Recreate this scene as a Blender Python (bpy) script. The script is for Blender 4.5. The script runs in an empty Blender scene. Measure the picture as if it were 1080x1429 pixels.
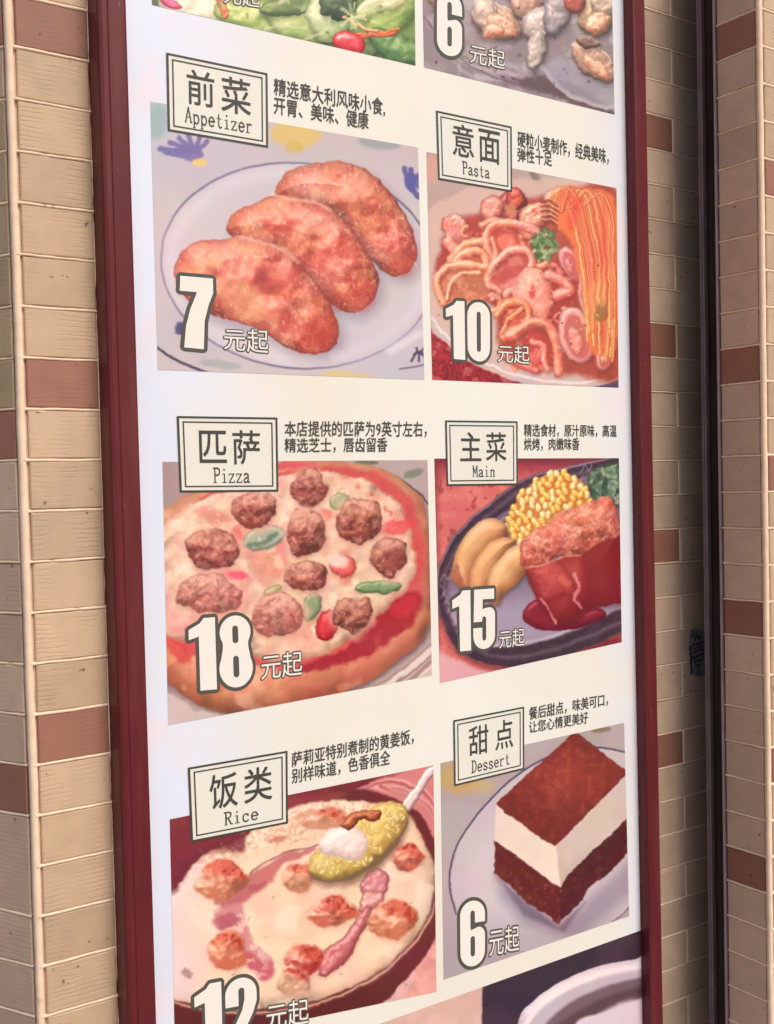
import bpy, bmesh, math, random
import numpy as np
from mathutils import Vector, Matrix

# ------------------------------------------------------------------ camera, sky, sun, exposure
SC = bpy.context.scene
COL = SC.collection
S = 1.078            # metres per wall unit (one tile course = 50 mm)
H0 = 1.5             # eye height
YAW, PITCH, ROLL, FOC = -0.5994609, -0.02516981, 0.02431497, 1544.5

def rot_matrix(y, p, r):
    cy, sy, cp, sp, cr, sr = math.cos(y), math.sin(y), math.cos(p), math.sin(p), math.cos(r), math.sin(r)
    return (np.array([[cy, -sy, 0], [sy, cy, 0], [0, 0, 1.]]) @ np.array([[1., 0, 0], [0, cp, -sp], [0, sp, cp]])
            @ np.array([[cr, 0, sr], [0, 1., 0], [-sr, 0, cr]]))
RM = rot_matrix(YAW, PITCH, ROLL)

cam_data = bpy.data.cameras.new('camera')
cam = bpy.data.objects.new('camera', cam_data)
COL.objects.link(cam)
cam.matrix_world = Matrix([[RM[0, 0], RM[0, 2], -RM[0, 1], 0], [RM[1, 0], RM[1, 2], -RM[1, 1], 0],
                           [RM[2, 0], RM[2, 2], -RM[2, 1], H0], [0, 0, 0, 1]])
cam_data.sensor_fit = 'HORIZONTAL'
cam_data.sensor_width = 36.0
cam_data.lens = FOC / 1080 * 36
cam_data.clip_start = 0.02
cam_data.clip_end = 500
SC.camera = cam

SUN_EL, SUN_AZ = math.radians(48), math.radians(167)   # azimuth clockwise from +Y (the wall faces -Y)
w = bpy.data.worlds.new('World'); SC.world = w; w.use_nodes = True
nt = w.node_tree; nt.nodes.clear()
sky = nt.nodes.new('ShaderNodeTexSky'); sky.sky_type = 'NISHITA'; sky.sun_disc = False
sky.sun_elevation = SUN_EL; sky.sun_rotation = SUN_AZ
sky.air_density = 1.0; sky.dust_density = 4.0; sky.ozone_density = 0.6
bg = nt.nodes.new('ShaderNodeBackground'); bg.inputs[1].default_value = 0.12
wo = nt.nodes.new('ShaderNodeOutputWorld')
nt.links.new(sky.outputs[0], bg.inputs[0]); nt.links.new(bg.outputs[0], wo.inputs[0])

sun_d = bpy.data.lights.new('sun', 'SUN'); sun_d.energy = 1.9; sun_d.angle = math.radians(34)
sun_d.color = (1.0, 0.90, 0.78)
sun = bpy.data.objects.new('sun', sun_d); COL.objects.link(sun)
sdir = Vector((math.sin(SUN_AZ) * math.cos(SUN_EL), math.cos(SUN_AZ) * math.cos(SUN_EL), math.sin(SUN_EL)))
sun.rotation_euler = sdir.to_track_quat('Z', 'Y').to_euler()
sun.location = sdir * 5

SC.view_settings.view_transform = 'Standard'
SC.view_settings.look = 'None'
SC.view_settings.gamma = 1.0
SC.view_settings.exposure = 0.14

# ------------------------------------------------------------------ survey of the wall
def px2plane(x, y, depth=1.0):
    """photo point (measured on the photograph) -> u, v on the vertical plane `depth` wall units away"""
    x = np.asarray(x, float); y = np.asarray(y, float)
    a = (x - 540) / FOC; b = -(y - 714.5) / FOC
    dx = RM[0, 0] * a + RM[0, 1] + RM[0, 2] * b
    dy = RM[1, 0] * a + RM[1, 1] + RM[1, 2] * b
    dz = RM[2, 0] * a + RM[2, 1] + RM[2, 2] * b
    return dx / dy * depth, dz / dy * depth
def plane2px(u, v, depth=1.0):
    u = np.asarray(u, float); v = np.asarray(v, float)
    cx = RM[0, 0] * u + RM[1, 0] * depth + RM[2, 0] * v
    cy = RM[0, 1] * u + RM[1, 1] * depth + RM[2, 1] * v
    cz = RM[0, 2] * u + RM[1, 2] * depth + RM[2, 2] * v
    return 540 + FOC * cx / cy, 714.5 - FOC * cz / cy
def W(u, y, v):
    return Vector((u * S, y * S, H0 + v * S))

# ------------------------------------------------------------------ material helpers
def lin(c):
    return tuple(((x / 12.92) if x <= 0.04045 else ((x + 0.055) / 1.055) ** 2.4) for x in [k / 255 for k in c])
class NT:
    def __init__(s, name):
        s.m = bpy.data.materials.new(name); s.m.use_nodes = True
        s.t = s.m.node_tree; s.b = s.t.nodes['Principled BSDF']
    def n(s, typ, **kw):
        o = s.t.nodes.new(typ)
        for k, v in kw.items():
            if isinstance(k, str) and hasattr(o, k): setattr(o, k, v)
        return o
    def l(s, a, b): s.t.links.new(a, b)
    def noise(s, vec, scale, detail=4, rough=0.55):
        o = s.n('ShaderNodeTexNoise'); o.inputs['Scale'].default_value = scale
        o.inputs['Detail'].default_value = detail; o.inputs['Roughness'].default_value = rough
        s.l(vec, o.inputs['Vector']); return o.outputs['Fac']
    def ramp(s, fac, stops):
        o = s.n('ShaderNodeValToRGB'); e = o.color_ramp.elements
        while len(e) < len(stops): e.new(0.5)
        for i, (p, c) in enumerate(stops):
            e[i].position = p; e[i].color = (c, c, c, 1) if not isinstance(c, tuple) else (*c, 1)
        s.l(fac, o.inputs[0]); return o.outputs[0]
    def mapping(s, vec, scale=(1, 1, 1), loc=(0, 0, 0)):
        o = s.n('ShaderNodeMapping'); o.inputs['Scale'].default_value = scale; o.inputs['Location'].default_value = loc
        s.l(vec, o.inputs[0]); return o.outputs[0]
    def mix(s, fac, a, b, mode='MIX'):
        o = s.n('ShaderNodeMix'); o.data_type = 'RGBA'; o.blend_type = mode
        for v, i in ((fac, 0), (a, 6), (b, 7)):
            if isinstance(v, (int, float)): o.inputs[i].default_value = v
            elif isinstance(v, tuple): o.inputs[i].default_value = (*v, 1)
            else: s.l(v, o.inputs[i])
        return o.outputs[2]
    def math(s, op, a, b=0.0):
        o = s.n('ShaderNodeMath'); o.operation = op
        for v, i in ((a, 0), (b, 1)):
            if isinstance(v, (int, float)): o.inputs[i].default_value = v
            else: s.l(v, o.inputs[i])
        return o.outputs[0]
    def bump(s, h, strength, dist, normal=None):
        o = s.n('ShaderNodeBump'); o.inputs['Strength'].default_value = strength; o.inputs['Distance'].default_value = dist
        s.l(h, o.inputs['Height'])
        if normal: s.l(normal, o.inputs['Normal'])
        return o.outputs[0]
    def coord(s, which='Object'):
        return s.n('ShaderNodeTexCoord').outputs[which]
    def pos(s): return s.n('ShaderNodeNewGeometry').outputs['Position']

def tile_material(name, base, alt, stri, var=0.22):
    """glazed-matt facing tile: combed horizontal grooves that come and go, faint stains, per-tile tint"""
    t = NT(name); oc = t.coord('Object'); wp = t.pos()
    rnd = t.n('ShaderNodeObjectInfo').outputs['Random']
    off = t.n('ShaderNodeCombineXYZ')
    t.l(t.math('MULTIPLY', rnd, 37.0), off.inputs[0]); t.l(t.math('MULTIPLY', rnd, 91.0), off.inputs[2])
    va = t.n('ShaderNodeVectorMath'); va.operation = 'ADD'; t.l(oc, va.inputs[0]); t.l(off.outputs[0], va.inputs[1])
    v = va.outputs[0]
    sz = t.n('ShaderNodeSeparateXYZ'); t.l(v, sz.inputs[0])
    ph = t.math('ADD', t.math('MULTIPLY', sz.outputs[2], 1330.0), t.math('MULTIPLY', t.noise(t.mapping(v, (30, 30, 130)), 1.0, 3), 11.0))
    comb = t.math('ADD', 0.5, t.math('MULTIPLY', t.math('SINE', ph), 0.5))
    where = t.ramp(t.noise(t.mapping(v, (26, 26, 14)), 1.0, 2), [(0.45, 0.0), (0.62, 1.0)])
    groove = t.math('MULTIPLY', t.ramp(comb, [(0.06, 0.0), (0.40, 1.0)]), 1.0)
    gmask = t.math('MULTIPLY', t.math('SUBTRACT', 1.0, groove), where)
    gmask = t.math('MULTIPLY', gmask, stri)
    c = t.mix(rnd, base, alt)
    hv = t.n('ShaderNodeHueSaturation'); t.l(c, hv.inputs['Color'])
    r2 = t.math('FRACT', t.math('MULTIPLY', rnd, 13.7))
    t.l(t.math('ADD', 1.0 - var / 2, t.math('MULTIPLY', r2, var)), hv.inputs['Value'])
    c = hv.outputs[0]
    mott = t.ramp(t.noise(wp, 34, 5), [(0.3, 0.90), (0.7, 1.05)])
    c = t.mix(1.0, c, mott, 'MULTIPLY')
    c = t.mix(t.math('MULTIPLY', gmask, 0.15), c, tuple(x * 0.45 for x in base))
    grain = t.ramp(t.noise(wp, 900, 2), [(0.3, 0.94), (0.7, 1.04)])
    c = t.mix(1.0, c, grain, 'MULTIPLY')
    spot = t.ramp(t.noise(wp, 120, 2, 0.4), [(0.735, 0.0), (0.77, 1.0)])
    c = t.mix(t.math('MULTIPLY', spot, 0.7), c, (0.06, 0.035, 0.025))
    t.l(c, t.b.inputs['Base Color']); t.b.inputs['Roughness'].default_value = 0.62
    h = t.math('SUBTRACT', t.math('MULTIPLY', t.noise(wp, 260, 3), 0.35), gmask)
    t.l(t.bump(h, 0.34, 0.0006), t.b.inputs['Normal'])
    return t.m
TAN = tile_material('tan_tile', (0.51, 0.36, 0.235), (0.56, 0.40, 0.27), 1.0)
OCHRE = tile_material('olive_tan_tile', (0.43, 0.325, 0.195), (0.49, 0.365, 0.235), 1.0)
RED = tile_material('red_brown_tile', (0.285, 0.125, 0.085), (0.32, 0.145, 0.10), 0.35)
ROSE = tile_material('rose_tan_tile', (0.53, 0.385, 0.285), (0.59, 0.435, 0.325), 0.7)
def grout_material():
    t = NT('grout'); wp = t.pos()
    c = t.mix(t.ramp(t.noise(wp, 60, 4), [(0.35, 0.0), (0.7, 1.0)]), (0.86, 0.67, 0.50), (0.76, 0.57, 0.42))
    c = t.mix(t.ramp(t.noise(wp, 40, 5, 0.7), [(0.64, 0.0), (0.74, 0.75)]), c, (0.30, 0.19, 0.12))
    t.l(c, t.b.inputs['Base Color']); t.b.inputs['Roughness'].default_value = 0.85
    t.l(t.bump(t.noise(wp, 500, 3), 0.5, 0.0006), t.b.inputs['Normal']); return t.m
GROUT = grout_material()

# ------------------------------------------------------------------ object helpers
def link(name, mesh, parent=None, mats=()):
    o = bpy.data.objects.new(name, mesh); COL.objects.link(o)
    for m in mats: mesh.materials.append(m)
    if parent is not None: o.parent = parent
    return o
def tag(o, label=None, cat=None, group=None, kind=None):
    if label: o['label'] = label
    if cat: o['category'] = cat
    if group: o['group'] = group
    if kind: o['kind'] = kind
    return o
def mesh_from(name, V, F, smooth=False):
    me = bpy.data.meshes.new(name); me.from_pydata([tuple(v) for v in V], [], F); me.update()
    if smooth:
        for p in me.polygons: p.use_smooth = True
    return me
def empty(name, loc):
    o = bpy.data.objects.new(name, None); COL.objects.link(o); o.location = loc; o.empty_display_size = 0.05
    return o
def box_mesh(name, x0, x1, y0, y1, z0, z1, bev=0.0, seg=1):
    bm = bmesh.new()
    bmesh.ops.create_cube(bm, size=1.0)
    for v in bm.verts:
        v.co = Vector((x0 + (v.co.x + .5) * (x1 - x0), y0 + (v.co.y + .5) * (y1 - y0), z0 + (v.co.z + .5) * (z1 - z0)))
    if bev: bmesh.ops.bevel(bm, geom=list(bm.edges), offset=bev, segments=seg, affect='EDGES', profile=0.5)
    me = bpy.data.meshes.new(name); bm.to_mesh(me); bm.free(); return me

# ------------------------------------------------------------------ tiled faces
_tiles = {}
RNG = random.Random(11)
def tile_mesh(w, h):
    k = (round(w, 4), round(h, 4))
    if k not in _tiles:
        w2, h2, t, b = w / 2, h / 2, 0.0042, 0.0011
        V = [(-w2, 0, -h2), (w2, 0, -h2), (w2, 0, h2), (-w2, 0, h2),
             (-w2, -t + b, -h2), (w2, -t + b, -h2), (w2, -t + b, h2), (-w2, -t + b, h2),
             (-w2 + b, -t, -h2 + b), (w2 - b, -t, -h2 + b), (w2 - b, -t, h2 - b), (-w2 + b, -t, h2 - b)]
        F = [(8, 9, 10, 11)]
        for i in range(4):
            j = (i + 1) % 4
            F += [(i, j, 4 + j, 4 + i), (4 + i, 4 + j, 8 + j, 8 + i)]
        _tiles[k] = (V, F)
    return _tiles[k]
_tm = {}
def place_tile(parent, origin, udir, u0, u1, z0, z1, mat, gap=0.0032):
    """one tile on a face: origin + udir*u along the face, z up; the tile stands out along the face normal"""
    w, h = u1 - u0 - gap, z1 - z0 - gap
    key = (round(w, 4), round(h, 4), mat.name)
    if key not in _tm:
        V, F = tile_mesh(w, h); me = mesh_from('tile', V, F); me.materials.append(mat); _tm[key] = me
    o = bpy.data.objects.new('tile', _tm[key]); COL.objects.link(o); o.parent = parent
    nrm = Vector((udir[1], -udir[0], 0))
    p = Vector(origin) + Vector((udir[0], udir[1], 0)) * ((u0 + u1) / 2) + Vector((0, 0, (z0 + z1) / 2)) + nrm * RNG.uniform(-0.0002, 0.0003)
    o.location = p - parent.location
    o.rotation_euler = (RNG.uniform(-.004, .004), RNG.uniform(-.006, .006), math.atan2(udir[1], udir[0]) + RNG.uniform(-.003, .003))
    return o
def grout_beads(parent, origin, udir, segs, seed):
    """hand-smeared joints: uneven raised beads running over the tile edges"""
    r = random.Random(seed); V = []; F = []
    d = Vector((udir[0], udir[1], 0)); nrm = Vector((udir[1], -udir[0], 0)); O = Vector(origin) - parent.location
    for (ua, za, ub, zb, wd) in segs:
        L = math.hypot(ub - ua, zb - za); n = max(3, int(L / 0.006)); horiz = abs(ub - ua) > abs(zb - za)
        base = len(V); ph = r.uniform(0, 9); wob = 0; ww = r.uniform(.75, 1.15)
        for i in range(n + 1):
            f = i / n; u = ua + (ub - ua) * f; z = za + (zb - za) * f
            wob = wob * .8 + r.uniform(-.00025, .00025); ww = ww * .8 + r.uniform(.55, 1.35) * .2
            hw = wd * 0.5 * ww; hh = 0.0044 + 0.0003 * math.sin(ph + i * .35) * ww
            if r.random() < .02: hh = 0.0028
            for s, k in ((-1, 0.0012), (-.6, hh), (.6, hh), (1, 0.0012)):
                if horiz: q = O + d * u + Vector((0, 0, z + wob + s * hw)) + nrm * k
                else: q = O + d * (u + wob + s * hw) + Vector((0, 0, z)) + nrm * k
                V.append(q)
            if i:
                a = base + (i - 1) * 4; b = base + i * 4
                for j in range(3): F.append((a + j, b + j, b + j + 1, a + j + 1))
    o = link('grout_bead', mesh_from('grout_bead', V, F, True), parent, [GROUT]); o['kind'] = 'stuff'
    return o
def slab(parent, origin, udir, u0, u1, z0, z1, thick=0.03):
    d = Vector((udir[0], udir[1], 0)); nrm = Vector((udir[1], -udir[0], 0)); O = Vector(origin) - parent.location
    V = []
    for k in (0, -thick):
        for (u, z) in ((u0, z0), (u1, z0), (u1, z1), (u0, z1)): V.append(O + d * u + Vector((0, 0, z)) + nrm * k)
    F = [(0, 1, 2, 3), (7, 6, 5, 4), (0, 4, 5, 1), (1, 5, 6, 2), (2, 6, 7, 3), (3, 7, 4, 0)]
    return link('mortar_bed', mesh_from('mortar_bed', V, F), parent, [GROUT])

PITCH_Z = 0.05
# ---- left piece of wall, beside the sign (stack bond) and the face that turns away round its corner
YL = 1.014 * S
zc = H0 + (0.3947 * 1.014) * S            # a joint at the corner seen at photo row 66
pitch = (0.3938 + 0.4285) / 18 * 1.014 * S
xc = 0.2910 * 1.014 * S
wl = empty('tiled_wall', (xc, YL, 0))
tag(wl, 'tan tiled wall corner with stacked courses and pale joints, left of the menu sign', 'wall')
red_l = {0, 7, 14}; red_s = {0, 8, 15}; skip_s = {17}
segs = []; segs_s = []
us = [0.0035, 0.0783, 0.0783 + 0.098]
ang = math.radians(27.5); dl = (math.sin(ang), -math.cos(ang))      # along the turned face, towards the corner
ss = [-0.004, -0.099, -0.194]
slab(wl, (xc, YL, 0), (1, 0), 0.0, 0.26, zc - 25.0 * pitch, zc + 3 * pitch)
slab(wl, (xc, YL, 0), dl, -0.30, -0.0, zc - 25.0 * pitch, zc + 3 * pitch)
for k in range(-2, 25):
    z1 = zc - k * pitch + pitch; z0 = z1 - pitch           # course 0 is the red one at the top of the photo
    for c in range(2):
        m = RED if (k in red_l and c == 0) else TAN
        place_tile(wl, (xc, YL, 0), (1, 0), us[c], us[c + 1], z0, z1, m)
        segs.append((us[c] if c else 0.0, z0, us[c + 1], z0, 0.0037))
        segs.append((us[c + 1], z0, us[c + 1], z1, 0.0035))
    for c in range(3):
        e1 = -0.0035 - 0.095 * c; e0 = e1 - 0.095
        if k == 17: continue
        m = RED if ((k in red_s and c == 0) or (k * 7 + c * 5) % 23 == 3 and c) else (OCHRE if 2 <= k <= 7 else ROSE)
        zz0 = z0 - (pitch if k == 16 else 0)
        place_tile(wl, (xc, YL, 0), dl, e0, e1, zz0, z1, m)
        segs_s.append((e0, zz0, e1, zz0, 0.0037)); segs_s.append((e0, zz0, e0, z1, 0.0040))
grout_beads(wl, (xc, YL, 0), (1, 0), segs, 3)
grout_beads(wl, (xc, YL, 0), dl, segs_s, 4)
# the fat corner joint
def corner_bead(parent, x, y, z0, z1, w0, dirs, seed):
    r = random.Random(seed); V = []; F = []; n = int((z1 - z0) / 0.006); ww = 1; sh = 0
    P0 = Vector((x, y, 0)) - parent.location
    for i in range(n + 1):
        z = z0 + (z1 - z0) * i / n; ww = ww * .85 + r.uniform(.5, 1.5) * .15; sh = sh * .85 + r.uniform(-.0002, .0002)
        for (dx, dy, out) in dirs:
            V.append(P0 + Vector((dx * w0 * ww + sh, dy * w0 * ww, z)) + Vector(out) * (0.0044))
        if i:
            m = len(dirs)
            for j in range(m - 1): F.append(((i - 1) * m + j, i * m + j, i * m + j + 1, (i - 1) * m + j + 1))
    o = link('corner_joint', mesh_from('corner_joint', V, F, True), parent, [GROUT]); return o
nl = (dl[1], -dl[0])
corner_bead(wl, xc, YL, zc - 25 * pitch, zc + 3 * pitch, 0.0030,
            [(-dl[0], -dl[1], (nl[0] * .3, nl[1] * .3, 0)), (-dl[0] * .6, -dl[1] * .6, (nl[0] * 1.1, nl[1] * 1.1, 0)),
             (0, 0, (nl[0] * .6, -.75, 0)), (.6, 0, (0, -1.1, 0)), (1, 0, (0, -.3, 0))], 5)

# ---- wall between the sign and the pillar (running bond), a little deeper
YR = 1.0295 * S
_, vA = px2plane(903, 14, 1.0295); _, vB = px2plane(927, 1401, 1.0295)
pr = float(vA - vB) / 29 * S; zA = H0 + float(vA) * S
uj = 1.1528 * 1.0295 * S
wr = empty('tiled_wall', (uj, YR, 0))
tag(wr, 'shaded tan wall with staggered courses between the menu sign and the metal channel', 'wall')
slab(wr, (0, YR, 0), (1, 0), uj - 0.16, uj + 0.30, zA - 31 * pr, zA + 3 * pr)
segs = []
for k in range(-2, 31):                     # course k lies below joint k ; even rows full, odd rows jointed
    z1 = zA - k * pr; z0 = z1 - pr
    if k % 2 == 0: spans = [(-0.168, -0.0595), (-0.0595, 0.0595), (0.0595, 0.168)]
    else: spans = [(-0.108, 0.0), (0.0, 0.108)]
    for i, (a, b) in enumerate(spans):
        red = (k in (3, 9, 15, 21) and i == 0)
        place_tile(wr, (uj, YR, 0), (1, 0), a, b, z0, z1, RED if red else ROSE)
        segs.append((a, z0, b, z0, 0.0035))
        segs.append((b, z0, b, z1, 0.0040))
grout_beads(wr, (uj, YR, 0), (1, 0), segs, 8)

# ---- pillar standing forward on the right
YP = 0.8827 * S; XP = 1.1795 * S
pl_ = empty('tiled_pillar', (XP, YP, 0))
tag(pl_, 'tan and red-brown tiled pillar standing forward at the right edge', 'pillar')
zp = H0 + float(px2plane(1058, 12.6, 0.8827)[1]) * S
pp = float(px2plane(1058, 12.6, 0.8827)[1] - px2plane(1074.5, 1398, 0.8827)[1]) / 27 * S
DS = 0.070                                    # visible depth of the side face
def pbox():
    V = []; x0, x1, y0, y1 = 0, 0.42, 0, 0.0682; z0, z1 = zp - 30 * pp, zp + 3 * pp
    for z in (z0, z1):
        for (x, y) in ((x0, y0), (x1, y0), (x1, y1), (x0, y1)): V.append((x, y, z))
    return V, [(3, 2, 1, 0), (4, 5, 6, 7), (0, 1, 5, 4), (1, 2, 6, 5), (2, 3, 7, 6), (3, 0, 4, 7)]
link('mortar_bed', mesh_from('mortar_bed', *pbox()), pl_, [GROUT])
segs = []; segf = []
RS = {0, 9, 16, 23}; RF = {4, 12, 20}
for k in range(-2, 30):                       # course k below joint k
    z1 = zp - k * pp; z0 = z1 - pp
    # side face: runs along -Y (towards the viewer), normal -X
    place_tile(pl_, (XP, YP, 0), (0, -1), -0.0680, -0.0025, z0, z1, RED if k in RS else ROSE, gap=0.003)
    segs.append((-0.0675, z0, 0.0, z0, 0.0036))
    for c in range(4):
        a = 0.004 + 0.098 * c
        m = RED if (k in RF and c == 0) or ((k * 5 + c * 11) % 17 == 4 and c) else TAN
        place_tile(pl_, (XP, YP, 0), (1, 0), a, a + 0.098, z0, z1, m)
        segf.append((a if c else 0, z0, a + 0.098, z0, 0.0044)); segf.append((a + 0.098, z0, a + 0.098, z1, 0.0040))
grout_beads(pl_, (XP, YP, 0), (0, -1), segs, 21)
grout_beads(pl_, (XP, YP, 0), (1, 0), segf, 22)
corner_bead(pl_, XP, YP, zp - 30 * pp, zp + 3 * pp, 0.0022,
            [(0, 1, (-.3, 0, 0)), (0, .6, (-1.1, 0, 0)), (0, 0, (-.8, -.8, 0)), (.6, 0, (0, -1.1, 0)), (1, 0, (0, -.3, 0))], 6)
LEAN = 0.0061
def lean(o, zmid):
    o.matrix_basis = Matrix.Translation((o.location.x, o.location.y, zmid)) @ Matrix.Rotation(LEAN, 4, 'Y') @ Matrix.Translation((0, 0, -zmid))
lean(pl_, H0 - 0.06)

# ---- steel channel in the corner
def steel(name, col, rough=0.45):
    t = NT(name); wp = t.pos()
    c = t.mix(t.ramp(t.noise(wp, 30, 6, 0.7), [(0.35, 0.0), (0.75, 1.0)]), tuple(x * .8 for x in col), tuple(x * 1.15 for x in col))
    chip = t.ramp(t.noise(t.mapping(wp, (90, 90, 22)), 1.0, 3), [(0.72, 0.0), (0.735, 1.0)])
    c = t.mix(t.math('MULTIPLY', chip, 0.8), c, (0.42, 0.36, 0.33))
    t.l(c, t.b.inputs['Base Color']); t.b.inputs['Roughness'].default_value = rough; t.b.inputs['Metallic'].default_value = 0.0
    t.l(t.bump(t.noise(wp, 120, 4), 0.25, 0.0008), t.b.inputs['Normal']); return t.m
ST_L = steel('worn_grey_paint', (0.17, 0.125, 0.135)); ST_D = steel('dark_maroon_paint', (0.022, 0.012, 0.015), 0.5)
ST_V = steel('grey_violet_edge', (0.30, 0.22, 0.235))
ch = empty('door_track', (XP, 0.955 * S, 0))
tag(ch, 'dark maroon steel door track running down beside the tiled pillar', 'door track')
zb, zt = H0 - 0.90, H0 + 0.86
y0 = ch.location.y
def rail(name, xa, xb, ya, yb, mat, bev=0.0008):
    me = box_mesh(name, xa, xb, ya - y0, yb - y0, zb, zt, bev, 2); return link(name, me, ch, [mat])
rail('side_flange', -0.0079, 0.0, 0.9466 * S, 0.9486 * S, ST_V)
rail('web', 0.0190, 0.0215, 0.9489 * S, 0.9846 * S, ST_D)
rail('side_flange', -0.0032, 0.0108, 0.9745 * S, 0.9785 * S, ST_L, .0016)
rail('bead_strip', -0.0012, 0.0016, 0.9730 * S, 0.9744 * S, ST_V, .0006)
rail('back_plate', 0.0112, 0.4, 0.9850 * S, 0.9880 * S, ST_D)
lean(ch, H0 - 0.06)

# ---- pavement
t = NT('paving'); wp = t.pos()
c = t.mix(t.noise(wp, 6, 6), (0.24, 0.20, 0.165), (0.32, 0.27, 0.225)); t.l(c, t.b.inputs['Base Color']); t.b.inputs['Roughness'].default_value = .85
g = link('pavement', mesh_from('pavement', [(-60, -60, 0), (60, -60, 0), (60, 60, 0), (-60, 60, 0)], [(0, 1, 2, 3)]), None, [t.m]); g['kind'] = 'structure'

# ================================================================== the lit menu sign
YS = 1.0 * S
sg = empty('menu_sign', (0.73 * S, YS, 0))
tag(sg, 'tall printed food menu sign with six priced dishes in a dark red metal frame', 'sign')
SO = Vector(sg.location)

def frame_paint():
    t = NT('dark_red_enamel'); wp = t.pos()
    c = t.mix(t.ramp(t.noise(wp, 9, 5), [(0.3, 0.0), (0.7, 1.0)]), (0.105, 0.0115, 0.0165), (0.128, 0.0155, 0.020))
    c = t.mix(t.ramp(t.noise(t.mapping(wp, (60, 60, 5)), 1.0, 4, .6), [(0.5, 0.0), (0.9, 0.5)]), c, (0.20, 0.07, 0.065))
    chip = t.ramp(t.noise(t.mapping(wp, (150, 150, 40)), 1.0, 4, .6), [(0.70, 0.0), (0.72, 1.0)])
    c = t.mix(t.math('MULTIPLY', chip, 0.45), c, (0.30, 0.17, 0.15))
    t.l(c, t.b.inputs['Base Color'])
    t.l(t.ramp(t.noise(wp, 25, 5), [(0.3, 0.34), (0.7, 0.5)]), t.b.inputs['Roughness'])
    t.b.inputs['Specular IOR Level'].default_value = 0.28
    t.l(t.bump(t.noise(wp, 35, 3), 0.12, 0.002), t.b.inputs['Normal']); return t.m
ENAMEL = frame_paint()
# extruded rail sections in plan: list of (u, y) from the wall round the front to the print
def extrude(name, prof, z0, z1, mat):
    n = len(prof); V = []
    NZ = 14
    for i in range(NZ + 1):
        z = z0 + (z1 - z0) * i / NZ
        for (x, y) in prof: V.append(Vector((x, y, z)) - SO)
    F = []
    for i in range(NZ):
        for j in range(n):
            k = (j + 1) % n
            F.append((i * n + j, i * n + k, (i + 1) * n + k, (i + 1) * n + j))
    F.append(tuple(range(n))[::-1]); F.append(tuple(range(NZ * n, NZ * n + n)))
    me = mesh_from(name, V, F); bm = bmesh.new(); bm.from_mesh(me); bmesh.ops.recalc_face_normals(bm, faces=bm.faces); bm.to_mesh(me); bm.free()
    return link(name, me, sg, [mat])
FR = 0.984
uo, ui = 0.3668, 0.3950
prof_l = [(uo, 1.0135), (uo, FR + .004), (uo + .0012, FR + .0012), (uo + .004, FR), (uo + .0085, FR), (uo + .0092, FR + .0006), (uo + .010, FR), (ui - .003, FR), (ui - .0008, FR + .001),
          (ui, FR + .003), (ui, 1.0005), (ui - .002, 1.0035), (ui - .002, 1.0135)]
ri, ro = 1.0673, 1.0906
prof_r = [(ri, 1.0005), (ri, 0.9945), (ri - .0004, 0.9915), (ri, 0.9885), (ri, FR + .0022), (ri + .001, FR + .0006), (ri + .0026, FR), (ri + .0036, FR + .0006), (ri + .0046, FR), (ro - .003, FR), (ro - .0008, FR + .001), (ro, FR + .003), (ro, 1.029), (ri + .002, 1.029), (ri + .002, 1.004)]
ZB, ZT = H0 - 0.98, H0 + 0.98
extrude('frame_rail', [(a * S, b * S) for a, b in prof_l], ZB, ZT, ENAMEL)
extrude('frame_rail', [(a * S, b * S) for a, b in prof_r], ZB, ZT, ENAMEL)
link('back_box', box_mesh('back_box', 0.40 * S - SO.x, 1.066 * S - SO.x, 0.003, 0.0125 * S, ZB + .02, ZT - .02), sg, [ENAMEL])
for (a, b) in ((ZB, ZB + .028), (ZT - .028, ZT)):
    link('frame_rail', box_mesh('frame_rail', ui * S - SO.x + .0005, ri * S - SO.x - .0005, (FR - 1) * S, 0.001, a, b, .002, 1), sg, [ENAMEL])

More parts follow.
